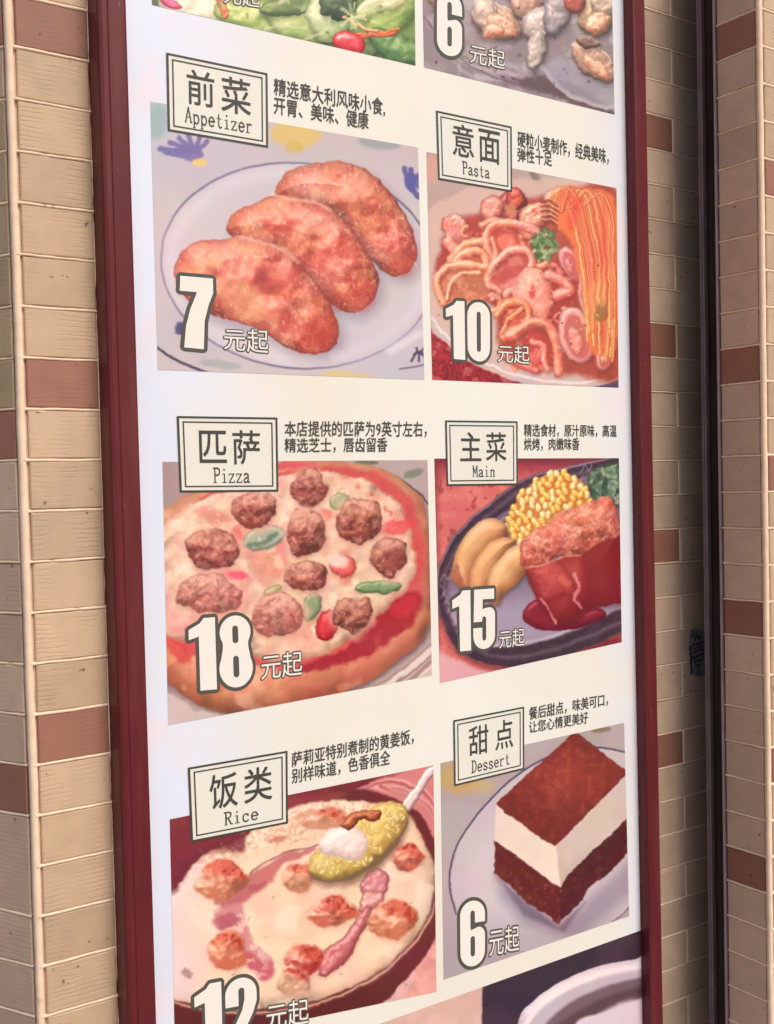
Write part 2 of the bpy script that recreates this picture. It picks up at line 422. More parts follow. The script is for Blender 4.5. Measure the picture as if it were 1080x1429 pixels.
# ---- printed film: soft ripples, satin gloss, uneven tint with a reflected sheen painted in
def film(t, color):
    wp = t.pos()
    t.l(color, t.b.inputs['Base Color'])
    t.b.inputs['Roughness'].default_value = 0.30
    t.b.inputs['Specular IOR Level'].default_value = 0.45
    n1 = t.bump(t.noise(t.mapping(wp, (5, 1, 2.2)), 1.0, 2), 0.6, 0.02)
    t.l(t.bump(t.noise(wp, 900, 2), 0.06, 0.0003, n1), t.b.inputs['Normal'])
def sheet_material():
    t = NT('printed_film'); wp = t.pos()
    sx = t.n('ShaderNodeSeparateXYZ'); t.l(wp, sx.inputs[0])
    base = t.mix(t.ramp(t.noise(wp, 3.2, 3), [(0.35, 0.0), (0.65, 1.0)]), (0.765, 0.735, 0.66), (0.785, 0.785, 0.74))
    # reflection painted as colour: cool along both long edges, with pink and green blotches
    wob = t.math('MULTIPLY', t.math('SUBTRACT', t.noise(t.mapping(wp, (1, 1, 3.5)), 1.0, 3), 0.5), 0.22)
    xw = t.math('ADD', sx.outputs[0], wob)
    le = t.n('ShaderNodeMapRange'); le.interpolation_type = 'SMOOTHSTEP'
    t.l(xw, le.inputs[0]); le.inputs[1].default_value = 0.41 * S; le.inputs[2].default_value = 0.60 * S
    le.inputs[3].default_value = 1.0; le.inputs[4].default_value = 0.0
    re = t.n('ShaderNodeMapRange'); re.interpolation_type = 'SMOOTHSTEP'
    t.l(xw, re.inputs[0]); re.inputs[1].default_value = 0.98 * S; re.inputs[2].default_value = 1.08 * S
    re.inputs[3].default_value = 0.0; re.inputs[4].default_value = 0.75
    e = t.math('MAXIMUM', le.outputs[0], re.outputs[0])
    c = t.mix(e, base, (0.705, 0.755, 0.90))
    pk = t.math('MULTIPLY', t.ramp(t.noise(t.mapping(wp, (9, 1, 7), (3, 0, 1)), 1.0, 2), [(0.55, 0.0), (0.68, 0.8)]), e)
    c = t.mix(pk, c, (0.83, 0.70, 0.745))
    gk = t.math('MULTIPLY', t.ramp(t.noise(t.mapping(wp, (8, 1, 6), (7, 0, 5)), 1.0, 2), [(0.60, 0.0), (0.70, 0.6)]), 0.6)
    c = t.mix(gk, c, (0.76, 0.76, 0.62))
    film(t, c)
    return t.m
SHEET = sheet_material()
def flat(name, quad, parent, mat, lift, n=8, uv=True):
    """quad = 4 plane points (u,v) TL TR BR BL -> grid mesh lying on the sign face"""
    V = []; F = []; UV = []
    q = [np.array(p, float) for p in quad]
    for j in range(n + 1):
        for i in range(n + 1):
            s, t_ = i / n, j / n
            p = (q[0] * (1 - s) + q[1] * s) * (1 - t_) + (q[3] * (1 - s) + q[2] * s) * t_
            V.append(Vector((p[0] * S, YS - lift, H0 + p[1] * S)) - SO); UV.append((s, 1 - t_))
    for j in range(n):
        for i in range(n):
            a = j * (n + 1) + i; F.append((a, a + n + 1, a + n + 2, a + 1))
    me = mesh_from(name, V, F)
    ul = me.uv_layers.new(name='uv')
    for lp in me.loops: ul.data[lp.index].uv = UV[lp.vertex_index]
    return link(name, me, parent, [mat])
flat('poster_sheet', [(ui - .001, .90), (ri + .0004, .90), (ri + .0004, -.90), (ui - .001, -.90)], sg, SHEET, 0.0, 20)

# ================================================================== painting the printed food pictures
def hash2(ix, iy, seed):
    n = (ix.astype(np.int64) * 374761393 + iy.astype(np.int64) * 668265263 + seed * 2147483647 + 1013904223) & 0xffffffff
    n = ((n ^ (n >> 13)) * 1274126177) & 0xffffffff
    return ((n ^ (n >> 16)) & 0xffff) / 65535.0
def vnoise(X, Y, sc, seed):
    x = X / sc; y = Y / sc; ix = np.floor(x); iy = np.floor(y); fx = x - ix; fy = y - iy
    fx = fx * fx * (3 - 2 * fx); fy = fy * fy * (3 - 2 * fy)
    a = hash2(ix, iy, seed); b = hash2(ix + 1, iy, seed); c = hash2(ix, iy + 1, seed); d = hash2(ix + 1, iy + 1, seed)
    return (a * (1 - fx) + b * fx) * (1 - fy) + (c * (1 - fx) + d * fx) * fy
def fbm(X, Y, sc, seed=0, octv=3, gain=0.5):
    s = 0; a = 1; t_ = 0
    for k in range(octv):
        s = s + a * vnoise(X, Y, sc / 2 ** k, seed + k * 17); t_ += a; a *= gain
    return s / t_
def sst(a, b, x):
    t_ = np.clip((x - a) / (b - a), 0, 1); return t_ * t_ * (3 - 2 * t_)
def catmull(P, n=6):
    P = [np.array(p, float) for p in P]; out = []; m = len(P)
    for i in range(m):
        a, b, c, d = P[i - 1], P[i], P[(i + 1) % m], P[(i + 2) % m]
        for k in range(n):
            t_ = k / n
            out.append(.5 * ((2 * b) + (-a + c) * t_ + (2 * a - 5 * b + 4 * c - d) * t_ ** 2 + (-a + 3 * b - 3 * c + d) * t_ ** 3))
    return np.array(out)
def catopen(P, n=6):
    P = [np.array(p, float) for p in P]; P = [2 * P[0] - P[1]] + P + [2 * P[-1] - P[-2]]; out = []
    for i in range(1, len(P) - 2):
        a, b, c, d = P[i - 1], P[i], P[i + 1], P[i + 2]
        for k in range(n):
            t_ = k / n
            out.append(.5 * ((2 * b) + (-a + c) * t_ + (2 * a - 5 * b + 4 * c - d) * t_ ** 2 + (-a + 3 * b - 3 * c + d) * t_ ** 3))
    out.append(P[-2]); return np.array(out)
def C3(c): return np.array(c, float) / 255.0

class Paint:
    RES = 1.5
    def __init__(s, quadpx, ext=None, scale=1.0, origin=(0, 0)):
        """quadpx: corners TL TR BR BL in photo px; shapes are given in crop coordinates (x/scale + origin)"""
        s.quad = [tuple(float(k) for k in px2plane(*p)) for p in quadpx]
        wpx = max(quadpx[1][0] - quadpx[0][0], quadpx[2][0] - quadpx[3][0]); hpx = max(quadpx[3][1] - quadpx[0][1], quadpx[2][1] - quadpx[1][1])
        s.w = int(wpx * s.RES); s.h = int(hpx * s.RES)
        a = (np.arange(s.w) + .5) / s.w; b = (np.arange(s.h) + .5) / s.h
        A, B = np.meshgrid(a, b)
        q = np.array(s.quad)
        U = (q[0, 0] * (1 - A) + q[1, 0] * A) * (1 - B) + (q[3, 0] * (1 - A) + q[2, 0] * A) * B
        V = (q[0, 1] * (1 - A) + q[1, 1] * A) * (1 - B) + (q[3, 1] * (1 - A) + q[2, 1] * A) * B
        s.X, s.Y = plane2px(U, V)
        s.X = (s.X - origin[0]) * scale; s.Y = (s.Y - origin[1]) * scale; s.k = scale
        s.warp = (5.5, 2.2); s.blur = 0; s.img = np.zeros((s.h, s.w, 3)); s.rng = np.random.RandomState(5)
    def base(s, c): s.img[:] = C3(c)
    def win(s, x0, y0, x1, y1):
        m = (s.X > x0) & (s.X < x1) & (s.Y > y0) & (s.Y < y1)
        r = np.where(m.any(1))[0]; c = np.where(m.any(0))[0]
        if len(r) < 2 or len(c) < 2: return None
        return (slice(r[0], r[-1] + 1), slice(c[0], c[-1] + 1))
    def put(s, sl, m, col):
        if not isinstance(col, np.ndarray): col = C3(col)
        s.img[sl] = s.img[sl] * (1 - m[..., None]) + col * m[..., None]
    def tint(s, col, m):  s.put((slice(None), slice(None)), m, col)
    # signed distances (crop units)
    def d_ell(s, X, Y, cx, cy, rx, ry, ang=0):
        a = math.radians(ang); dx, dy = X - cx, Y - cy
        x = dx * math.cos(a) + dy * math.sin(a); y = -dx * math.sin(a) + dy * math.cos(a)
        k0 = np.sqrt((x / rx) ** 2 + (y / ry) ** 2); k1 = np.sqrt((x / rx ** 2) ** 2 + (y / ry ** 2) ** 2) + 1e-9
        return np.where(k0 < 0.05, -min(rx, ry), k0 * (k0 - 1) / k1)
    def d_poly(s, X, Y, P):
        d = np.full(X.shape, 1e18); sg_ = np.ones(X.shape); n = len(P); j = n - 1
        for i in range(n):
            ex, ey = P[j][0] - P[i][0], P[j][1] - P[i][1]; wx, wy = X - P[i][0], Y - P[i][1]
            t_ = np.clip((wx * ex + wy * ey) / (ex * ex + ey * ey + 1e-9), 0, 1)
            d = np.minimum(d, (wx - ex * t_) ** 2 + (wy - ey * t_) ** 2)
            c1 = Y >= P[i][1]; c2 = Y < P[j][1]; c3 = ex * wy > ey * wx
            f = (c1 & c2 & c3) | (~c1 & ~c2 & ~c3); sg_ = np.where(f, -sg_, sg_); j = i
        return sg_ * np.sqrt(d)
    def d_line(s, X, Y, P):
        d = np.full(X.shape, 1e18)
        for i in range(len(P) - 1):
            ex, ey = P[i + 1][0] - P[i][0], P[i + 1][1] - P[i][1]; wx, wy = X - P[i][0], Y - P[i][1]
            t_ = np.clip((wx * ex + wy * ey) / (ex * ex + ey * ey + 1e-9), 0, 1)
            d = np.minimum(d, (wx - ex * t_) ** 2 + (wy - ey * t_) ** 2)
        return np.sqrt(d)
    def shape(s, spec, pad=12):
        k = spec[0]
        if k == 'e': cx, cy, rx, ry, an = spec[1:]; R = max(rx, ry); bb = (cx - R, cy - R, cx + R, cy + R)
        else: P = np.array(spec[1]); bb = (P[:, 0].min(), P[:, 1].min(), P[:, 0].max(), P[:, 1].max())
        if k == 'l': pad += spec[2]
        sl = s.win(bb[0] - pad, bb[1] - pad, bb[2] + pad, bb[3] + pad)
        if sl is None: return None, None, None, None
        X, Y = s.X[sl], s.Y[sl]
        if k == 'e': d = s.d_ell(X, Y, *spec[1:])
        elif k == 'p': d = s.d_poly(X, Y, spec[1])
        else: d = s.d_line(X, Y, spec[1]) - spec[2]
        return sl, X, Y, d
    def flat(s, spec, col, a=1.0, soft=1.5, warp=0, wsc=20, seed=1, tex=0, tsc=8, tcol=None):
        sl, X, Y, d = s.shape(spec, pad=12 + soft * 2 + warp)
        if sl is None: return
        if warp: d = d + (fbm(X, Y, wsc, seed) - .5) * 2 * warp
        m = (1 - sst(-soft, soft, d)) * a
        c = np.broadcast_to(C3(col), X.shape + (3,)).copy()
        if tex:
            n = (fbm(X, Y, tsc, seed + 5) - .5) * 2 * tex
            if tcol is None: c = c * (1 + n[..., None])
            else: c = c + (C3(tcol) - c) * np.clip(n[..., None] + .3, 0, 1)
        s.img[sl] = s.img[sl] * (1 - m[..., None]) + np.clip(c, 0, 1) * m[..., None]
    def shadow(s, spec, a=.4, soft=18, col=(60, 35, 45), dx=0, dy=0):
        if spec[0] == 'e': sp = ('e', spec[1] + dx, spec[2] + dy, *spec[3:])
        else: sp = (spec[0], np.array(spec[1]) + np.array([dx, dy]), *spec[2:])
        s.flat(sp, col, a, soft)
    def blob(s, spec, lo, hi, R=20, bump=.3, bsc=8, warp=0, wsc=18, spec_a=.2, spec_p=18, seed=1, L=(-.35, -.62, .70), edge=.35, soft=2.6, a=1.0, mott=None, msc=30, rim=None):
        sl, X, Y, d = s.shape(spec, pad=14 + warp)
        if sl is None: return
        if warp: d = d + (fbm(X, Y, wsc, seed, 3) - .5) * 2 * warp
        q = np.clip(-d / R, 0, 1); h = np.sqrt(np.clip(1 - (1 - q) ** 2, 0, 1)) * R
        h = h + bump * .42 * bsc * (fbm(X, Y, bsc, seed + 3, 2, .35) - .5) * 2
        if h.shape[0] < 3 or h.shape[1] < 3: return
        st = s.k / s.RES
        gy, gx = np.gradient(h); gx = gx / st; gy = gy / st
        nrm = np.sqrt(gx ** 2 + gy ** 2 + 1)
        nx, ny, nz = -gx / nrm, -gy / nrm, 1 / nrm
        Lv = np.array(L) / np.linalg.norm(L)
        lam = np.clip(nx * Lv[0] + ny * Lv[1] + nz * Lv[2], 0, 1)
        Hv = Lv + np.array([0, 0, 1]); Hv /= np.linalg.norm(Hv)
        sp = np.clip(nx * Hv[0] + ny * Hv[1] + nz * Hv[2], 0, 1) ** spec_p * spec_a
        c = C3(lo) + (C3(hi) - C3(lo)) * (lam ** 1.1)[..., None]
        if mott is not None:
            mm = sst(.40, .78, fbm(X, Y, msc, seed + 9, 2)) * .7
            c = c * (1 - mm[..., None]) + C3(mott) * (.55 + .55 * lam)[..., None] * mm[..., None]
        c = c * (1 - edge * .6 * (1 - sst(0, R * .45, -d)))[..., None]
        if rim is not None:
            rm = np.exp(-((d + R * .12) / (R * .10)) ** 2) * sst(.0, .6, -(nx * .0 + ny)) * .8
            c = c + (C3(rim) - c) * rm[..., None]
        c = c + sp[..., None] * np.array([1., .93, .85])
        m = (1 - sst(-soft, soft, d)) * a
        s.img[sl] = s.img[sl] * (1 - m[..., None]) + np.clip(c, 0, 1) * m[..., None]
    def ring(s, P, wid, lo, hi, seed=1, **kw):
        s.shadow(('l', P, wid), .35, wid * .5, dx=1, dy=wid * .5)
        s.blob(('l', P, wid), lo, hi, R=wid, seed=seed, **kw)
    def speck(s, n, x0, y0, x1, y1, r0, r1, cols, a=.8, asp=1.8, inside=None, seed=2):
        R = np.random.RandomState(seed)
        for i in range(n):
            x, y = R.uniform(x0, x1), R.uniform(y0, y1)
            if inside is not None and s.d_poly(np.array([x]), np.array([y]), inside)[0] > -r1: continue
            r = R.uniform(r0, r1)
            s.flat(('e', x, y, r * asp, r, R.uniform(0, 180)), cols[R.randint(len(cols))], a * R.uniform(.5, 1), soft=r * .4, warp=r * .5, wsc=r * 2, seed=i)
    def glints(s, n, shp, r0=3, r1=9, col=(255, 236, 226), a=.6, ang=None, seed=1):
        R = np.random.RandomState(seed); sl, X, Y, d = s.shape(shp)
        if sl is None: return
        x0, x1, y0, y1 = X.min(), X.max(), Y.min(), Y.max(); k = 0; tries = 0
        while k < n and tries < n * 12:
            tries += 1; x, y = R.uniform(x0, x1), R.uniform(y0, y1)
            i = np.argmin(np.abs(X - x) + np.abs(Y - y)); 
            if d.flat[i] > -4: continue
            L = R.uniform(r0, r1); A = math.radians((ang if ang is not None else R.uniform(0, 180)) + R.uniform(-30, 30))
            s.flat(('l', catopen([(x, y), (x + L * math.cos(A), y + L * math.sin(A) + R.uniform(-2, 2)), (x + 2 * L * math.cos(A + .3), y + 2 * L * math.sin(A + .3))], 2), R.uniform(.6, 1.8)), col, a * R.uniform(.4, 1), 2.2)
            k += 1
    def wash(s, P, col, a, soft=20, warp=10, wsc=50, seed=1): s.flat(('p', catmull(P)), col, a, soft, warp, wsc, seed)
    def finish(s, name, blur=1):
        im = s.img
        X, Y = s.X, s.Y
        # camera-like irregularity: small domain warp, colour drift, soft focus
        a1, a2 = s.warp
        dx = (fbm(X, Y, 44, 301, 2) - .5) * 2 * a1 + (fbm(X, Y, 13, 302, 2) - .5) * 2 * a2
        dy = (fbm(X, Y, 44, 303, 2) - .5) * 2 * a1 + (fbm(X, Y, 13, 304, 2) - .5) * 2 * a2
        jj, ii = np.meshgrid(np.arange(s.w), np.arange(s.h))
        fx = np.clip(jj + dx, 0, s.w - 1.001); fy = np.clip(ii + dy, 0, s.h - 1.001)
        x0 = fx.astype(int); y0 = fy.astype(int); ax = (fx - x0)[..., None]; ay = (fy - y0)[..., None]
        im = (im[y0, x0] * (1 - ax) + im[y0, x0 + 1] * ax) * (1 - ay) + (im[y0 + 1, x0] * (1 - ax) + im[y0 + 1, x0 + 1] * ax) * ay
        for k in range(s.blur):
            p = np.pad(im, ((1, 1), (1, 1), (0, 0)), 'edge'); im = (p[:-2, 1:-1] + p[2:, 1:-1] + p[1:-1, :-2] + p[1:-1, 2:] + p[1:-1, 1:-1]) / 5
        for c_, sd in ((0, 401), (1, 402), (2, 403)):
            im[..., c_] += (fbm(X, Y, 90, sd, 2) - .5) * .038
        im = im * np.array([.955, .925, .92]) + np.array([.055, .045, .05]); im = im + (im - im.mean(2, keepdims=True)) * -.07; im = im + .10 * (im - .5) * (1 - np.abs(2 * im - 1))
        for _ in range(blur):
            p = np.pad(im, ((1, 1), (1, 1), (0, 0)), 'edge')
            im = (p[:-2, 1:-1] + p[2:, 1:-1] + p[1:-1, :-2] + p[1:-1, 2:] + 2 * p[1:-1, 1:-1]) / 6
        im = np.clip(im, 0, 1)
        im = TONE(im)
        out = np.ones((s.h, s.w, 4), np.float32); out[..., :3] = im
        t_ = bpy.data.images.new(name, s.w, s.h); t_.colorspace_settings.name = 'sRGB'
        t_.pixels.foreach_set(out[::-1].ravel()); t_.update(); t_.pack()
        return t_
def TONE(im):
    """ink gain: photograph tones -> printed ink reflectance (sRGB)"""
    l = np.where(im <= .04045, im / 12.92, ((im + .055) / 1.055) ** 2.4) * np.array(INK)
    l = np.clip(l - .012, 0, .9)
    return np.where(l <= .0031308, l * 12.92, 1.055 * l ** (1 / 2.4) - .055)
INK = (1.0, 1.0, 1.0)

# ------------------------------------------------------------------ chicken wings
def art_wings():
    P = Paint([(209.6, 141.7), (583, 206), (592, 530), (220, 516)], origin=(170, 0), scale=2.4)
    P.warp = (3.5, 1.6); X, Y = P.X, P.Y
    P.base((192, 187, 193))
    n = fbm(X, Y, 260, 3, 2)
    P.tint((182, 182, 196), sst(.4, .7, n) * .6)
    P.tint((178, 190, 196), sst(240, 80, X) * sst(620, 380, Y) * .8)
    P.tint((188, 178, 180), sst(430, 560, X) * sst(640, 470, Y) * .5)
    P.flat(('e', 580, 450, 85, 42, 5), (214, 184, 96), .85, 16, 14, 50, 3)
    P.flat(('e', 575, 495, 28, 22, 0), (205, 170, 80), .7, 10, 8, 30, 4)
    P.flat(('e', 860, 480, 70, 18, 8), (132, 150, 150), .7, 10, 8, 40, 5)
    P.flat(('e', 120, 410, 38, 60, 10), (134, 172, 178), .7, 16, 10, 50, 6)
    P.flat(('e', 330, 1222, 70, 14, 6), (140, 160, 160), .6, 8, 6, 40, 5)
    P.flat(('e', 760, 1262, 90, 18, 4), (222, 190, 90), .85, 8, 8, 40, 5)
    # painted flowers on the china
    for (bx, by, tx, ty, w_) in ((230, 510, 128, 500, 9), (225, 500, 160, 478, 8), (235, 500, 190, 462, 8), (240, 500, 222, 455, 8), (245, 505, 262, 458, 8), (250, 510, 285, 474, 8), (180, 520, 140, 512, 6)):
        P.flat(('l', [(bx, by), (tx, ty)], w_), (106, 98, 160), .9, 4, 3, 12, int(bx))
    P.flat(('e', 225, 515, 48, 24, 8), (112, 104, 165), .9, 5, 8, 18, 9)
    P.flat(('e', 262, 545, 26, 14, 0), (226, 200, 110), .9, 5, 4, 14, 9)
    for (bx, by, tx, ty, w_) in ((965, 625, 945, 565, 9), (970, 620, 968, 570, 9), (975, 615, 992, 585, 7), (970, 635, 995, 660, 10)):
        P.flat(('l', [(bx, by), (tx, ty)], w_), (84, 86, 150), .92, 4, 3, 12, int(tx))
    P.flat(('e', 970, 610, 26, 30, 0), (84, 88, 152), .85, 6, 6, 14, 9)
    P.flat(('e', 200, 1100, 22, 22, 0), (72, 72, 120), .9, 5, 7, 12, 9)
    # plate
    PL = ('e', 590, 890, 460, 343, 6)
    P.flat(PL, (200, 197, 208), .55, 6)
    d = P.d_ell(X, Y, 590, 890, 460, 343, 6)
    P.tint((86, 80, 122), np.exp(-(d / 3.6) ** 2) * (.55 + .45 * vnoise(X, Y, 160, 4)))
    P.tint((224, 222, 236), np.exp(-((d + 34) / 24) ** 2) * .35)
    P.tint((165, 168, 186), sst(-60, -230, d) * sst(950, 1180, Y) * .55)
    P.tint((188, 192, 208), sst(900, 1240, Y) * sst(560, 900, X) * .5)
    P.flat(('l', catopen([(118, 1163), (170, 1200), (268, 1242), (300, 1252)]), 4.5), (62, 58, 84), .9, 2)
    P.flat(('l', catopen([(930, 1236), (975, 1230), (1012, 1222)]), 3), (90, 84, 112), .7, 2)
    for k in range(7): P.flat(('l', [(985 + k * 3, 1180), (968 + k * 9, 1210 - (k % 3) * 22)], 4), (70, 64, 92), .85, 2)
    P.flat(('p', [(880, 1170), (1000, 1105), (1012, 1120), (900, 1190)]), (228, 228, 238), .6, 12)
    P.flat(('e', 720, 1190, 26, 18, 0), (228, 228, 238), .6, 9)
    w3 = catmull([(515, 655), (540, 592), (600, 556), (720, 540), (800, 560), (870, 612), (930, 690), (972, 770), (990, 840), (968, 900), (915, 926), (868, 905), (830, 866), (790, 805), (735, 735), (670, 690), (590, 672)])
    w2 = catmull([(350, 765), (372, 718), (430, 685), (520, 655), (600, 665), (680, 688), (745, 738), (795, 805), (842, 880), (858, 930), (850, 990), (800, 1042), (745, 1045), (690, 1010), (640, 950), (560, 880), (480, 835), (400, 812)])
    w1 = catmull([(173, 905), (200, 842), (262, 806), (330, 803), (392, 790), (470, 805), (545, 836), (602, 890), (655, 952), (702, 1030), (724, 1092), (715, 1150), (680, 1178), (620, 1184), (545, 1162), (480, 1115), (400, 1085), (330, 1062), (250, 1030), (190, 965)])
    for i, (w_, lo, hi) in enumerate(((w3, (182, 78, 62), (250, 150, 126)), (w2, (188, 72, 58), (252, 146, 124)), (w1, (188, 72, 60), (255, 152, 134)))):
        P.shadow(('p', w_), .42, 34, (110, 96, 120), 22, 24)
        P.blob(('p', w_), lo, hi, R=118, bump=1.1, bsc=52, warp=6, wsc=24, spec_a=.16, seed=40 + i, edge=.36, mott=(238, 128, 100), msc=90, L=(-.42, -.66, .62), soft=3)
        sl, XX, YY, d = P.shape(('p', w_))
        m = sst(0, -12, d)
        rot = math.radians(36); a = XX * math.cos(rot) + YY * math.sin(rot); b = -XX * math.sin(rot) + YY * math.cos(rot)
        tail = sst(np.percentile(a[d < 0], 45), np.percentile(a[d < 0], 85), a)
        big = fbm(a * .6, b, 60, 7 + i, 2)
        P.put(sl, m * sst(.56, .76, big) * .35, (255, 190, 158)); P.put(sl, m * sst(.50, .28, big) * .35, (184, 66, 50))
        P.put(sl, m * sst(.55, .72, fbm(XX, YY, 46, 20 + i, 2)) * .30, (228, 160, 104))
        wv = 1 - np.abs(2 * fbm(XX + 30 * fbm(XX, YY, 60, 5), YY, 24, 7 + i, 2) - 1)
        P.put(sl, m * sst(.78, 1.0, wv) * (.08 + .22 * tail), (255, 200, 160))
        P.put(sl, m * sst(.52, .68, fbm(XX, YY, 26, 71 + i, 2)) * tail * .4, (170, 56, 42))
        P.glints(110, ('p', w_), 3, 9, (255, 220, 200), .5, 38, 5 + i); P.glints(60, ('p', w_), 2, 6, (150, 48, 40), .35, 60, 25 + i)
        P.glints(60, ('p', w_), 1.5, 4, (255, 244, 236), .75, 80, 15 + i)
    P.wash([(300, 960), (380, 930), (470, 1000), (460, 1060), (380, 1060)], (232, 176, 124), .5, 26)
    P.wash([(620, 1070), (690, 1050), (715, 1110), (700, 1160), (630, 1170), (600, 1120)], (186, 58, 50), .45, 22)
    P.wash([(560, 720), (640, 700), (720, 760), (660, 780)], (255, 196, 170), .35, 20)
    P.wash([(600, 610), (560, 640), (640, 680), (720, 660)], (250, 214, 186), .35, 22)
    P.flat(('e', 470, 930, 24, 34, 10), (146, 44, 50), .75, 18, 10, 18, 8)
    P.flat(('e', 700, 985, 60, 26, 60), (150, 44, 42), .4, 24)
    for (cx, cy, s_) in ((800, 1000, 12), (930, 885, 13)): P.flat(('e', cx, cy, 46, 34, 40), (186, 66, 52), .45, 20, 12, 16, s_)
    P.flat(('l', catopen([(505, 650), (560, 668), (640, 676), (700, 705)]), 5), (255, 204, 180), .55, 7, 4, 14, 4)
    P.flat(('l', catopen([(385, 790), (450, 806), (540, 838), (590, 880)]), 5), (255, 204, 180), .55, 7, 4, 14, 4)
    P.warp = (0.9, 0.6)
    return P

# ------------------------------------------------------------------ seafood spaghetti
def art_pasta():
    P = Paint([(595, 212), (860, 262.6), (863, 541), (603, 530)], origin=(570, 0), scale=2.551)
    P.warp = (4, 1.6); X, Y = P.X, P.Y
    P.base((178, 156, 150))
    P.tint((205, 190, 180), sst(.45, .7, fbm(X, Y, 150, 2)) * .5)
    P.flat(('p', [(425, 605), (455, 615), (500, 690), (470, 705)]), (118, 112, 100), .8, 6, 4)
    P.flat(('e', 590, 650, 60, 16, 8), (196, 182, 160), .8, 8)
    P.flat(('p', [(60, 560), (100, 560), (105, 650), (60, 640)]), (222, 150, 130), .6, 12)
    # plate rim and cloth
    P.flat(('p', [(60, 1120), (140, 1200), (260, 1305), (420, 1375), (60, 1375)]), (150, 34, 48), 1, 3, 0, 20, 2, .35, 10)
    for k in range(16): P.flat(('l', [(90 + k * 15, 1270 + k * 4), (104 + k * 15, 1370)], 2.2), (108, 20, 36), .7, 2)
    for k in range(9): P.flat(('l', [(86, 1170 + k * 17), (120, 1200 + k * 17)], 2.2), (186, 70, 76), .5, 2)
    P.flat(('p', [(560, 1372), (690, 1360), (748, 1345), (748, 1395), (540, 1395)]), (84, 64, 96), 1, 3)
    rim = catopen([(72, 1105), (100, 1160), (180, 1235), (290, 1300), (420, 1345), (560, 1362), (680, 1350), (752, 1325)])
    P.flat(('l', rim, 22), (196, 178, 176), 1, 3); P.flat(('l', rim, 5), (232, 222, 220), .9, 3)
    inner = catmull([(70, 760), (160, 700), (300, 640), (500, 640), (760, 650), (770, 1000), (765, 1300), (690, 1335), (560, 1345), (430, 1328), (300, 1285), (180, 1215), (100, 1140), (70, 1090)])
    P.flat(('p', inner), (206, 176, 166), .9, 8)
    P.flat(('p', catmull([(110, 900), (150, 800), (300, 740), (520, 690), (760, 700), (765, 1310), (600, 1335), (450, 1310), (330, 1250), (300, 1080), (120, 1060)])), (184, 84, 66), 1, 16, 10, 30, 4, .25, 26, (120, 40, 34))
    # shells at the back
    for (sp, lo, hi, sd) in ((('e', 365, 735, 58, 62, 20), (96, 40, 40), (196, 96, 88), 1), (('e', 380, 705, 34, 44, -20), (120, 34, 36), (214, 92, 84), 2),
                             (('e', 296, 742, 42, 52, 8), (180, 96, 84), (250, 186, 168), 3), (('e', 170, 830, 50, 74, -14), (176, 92, 84), (248, 190, 172), 4),
                             (('e', 445, 770, 60, 46, -40), (176, 92, 78), (248, 180, 152), 5), (('e', 540, 700, 62, 36, -10), (196, 112, 92), (252, 192, 168), 6)):
        P.shadow(sp, .4, 12, (70, 28, 28), 4, 8)
        P.blob(sp, lo, hi, R=26, bump=.35, bsc=12, warp=5, spec_a=.3, seed=sd, mott=(226, 96, 74))
    for k in range(4): P.flat(('l', catopen([(150 + k * 12, 770 + k * 6), (140 + k * 10, 830), (160 + k * 11, 890)]), 2.5), (206, 108, 92), .6, 2)
    P.flat(('e', 365, 745, 20, 26, 10), (206, 128, 92), .9, 6, 5)
    # squid rings, folded noodles
    def band(pts, w_, lo=(214, 104, 80), hi=(255, 184, 156), sd=1, a=1.0):
        w_ = w_ * 1.12; pts = catopen(pts, 8); P.shadow(('l', pts, w_), .38, w_ * .8, (130, 44, 36), 3, w_ * .45)
        P.blob(('l', pts, w_), lo, hi, R=w_ * 1.15, seed=sd, bump=.25, bsc=24, spec_a=.16, spec_p=10, warp=3, wsc=26, soft=3, edge=.2, mott=(240, 136, 104), msc=40, a=a, L=(-.5, -.6, .6))
    def hole(P_, c_=(188, 74, 62), a=.9): P.wash(P_, c_, a, 8, 5, 24, 3)
    P.wash([(110, 900), (200, 820), (330, 790), (420, 850), (520, 900), (600, 1000), (600, 1200), (500, 1320), (340, 1270), (300, 1080), (110, 1050)], (168, 66, 54), .95, 16)
    R = np.random.RandomState(77)
    for k in range(60):
        x, y = R.uniform(130, 590), R.uniform(800, 1300)
        if P.d_poly(np.array([x]), np.array([y]), catmull([(110, 900), (300, 790), (520, 880), (610, 1000), (610, 1250), (480, 1330), (330, 1250), (290, 1080), (110, 1050)]))[0] > 0: continue
        a = R.uniform(0, 6.28); r_ = R.uniform(20, 46); sw = R.uniform(1.5, 3.4)
        band([(x + r_ * math.cos(a + sw * q / 4), y + .8 * r_ * math.sin(a + sw * q / 4)) for q in range(5)], R.uniform(6, 11), *[((196, 84, 66), (250, 164, 138)), ((214, 108, 70), (255, 188, 140)), ((186, 66, 60), (236, 132, 116))][R.randint(3)], k)
    band([(140, 860), (170, 900), (160, 940)], 20, sd=1); band([(262, 800), (300, 790), (340, 800)], 14, sd=2)
    band([(150, 925), (190, 880), (250, 862), (300, 840)], 16, (222, 118, 78), (255, 190, 142), 3)
    hole([(290, 830), (330, 800), (380, 810), (400, 860), (370, 910), (310, 900)])
    P.wash([(320, 850), (355, 835), (380, 860), (360, 900), (325, 890)], (240, 120, 96), .9, 8)
    band([(305, 930), (275, 880), (285, 820), (330, 795), (390, 800), (430, 840)], 14, sd=4); band([(300, 930), (310, 900), (300, 850)], 9, sd=5)
    band([(400, 800), (440, 815), (470, 850)], 15, (214, 104, 90), (250, 180, 170), 6)
    hole([(165, 930), (215, 900), (265, 905), (270, 945), (200, 950)], (206, 100, 70))
    band([(155, 945), (190, 905), (255, 898), (275, 930)], 12, (222, 124, 84), (255, 194, 150), 7)
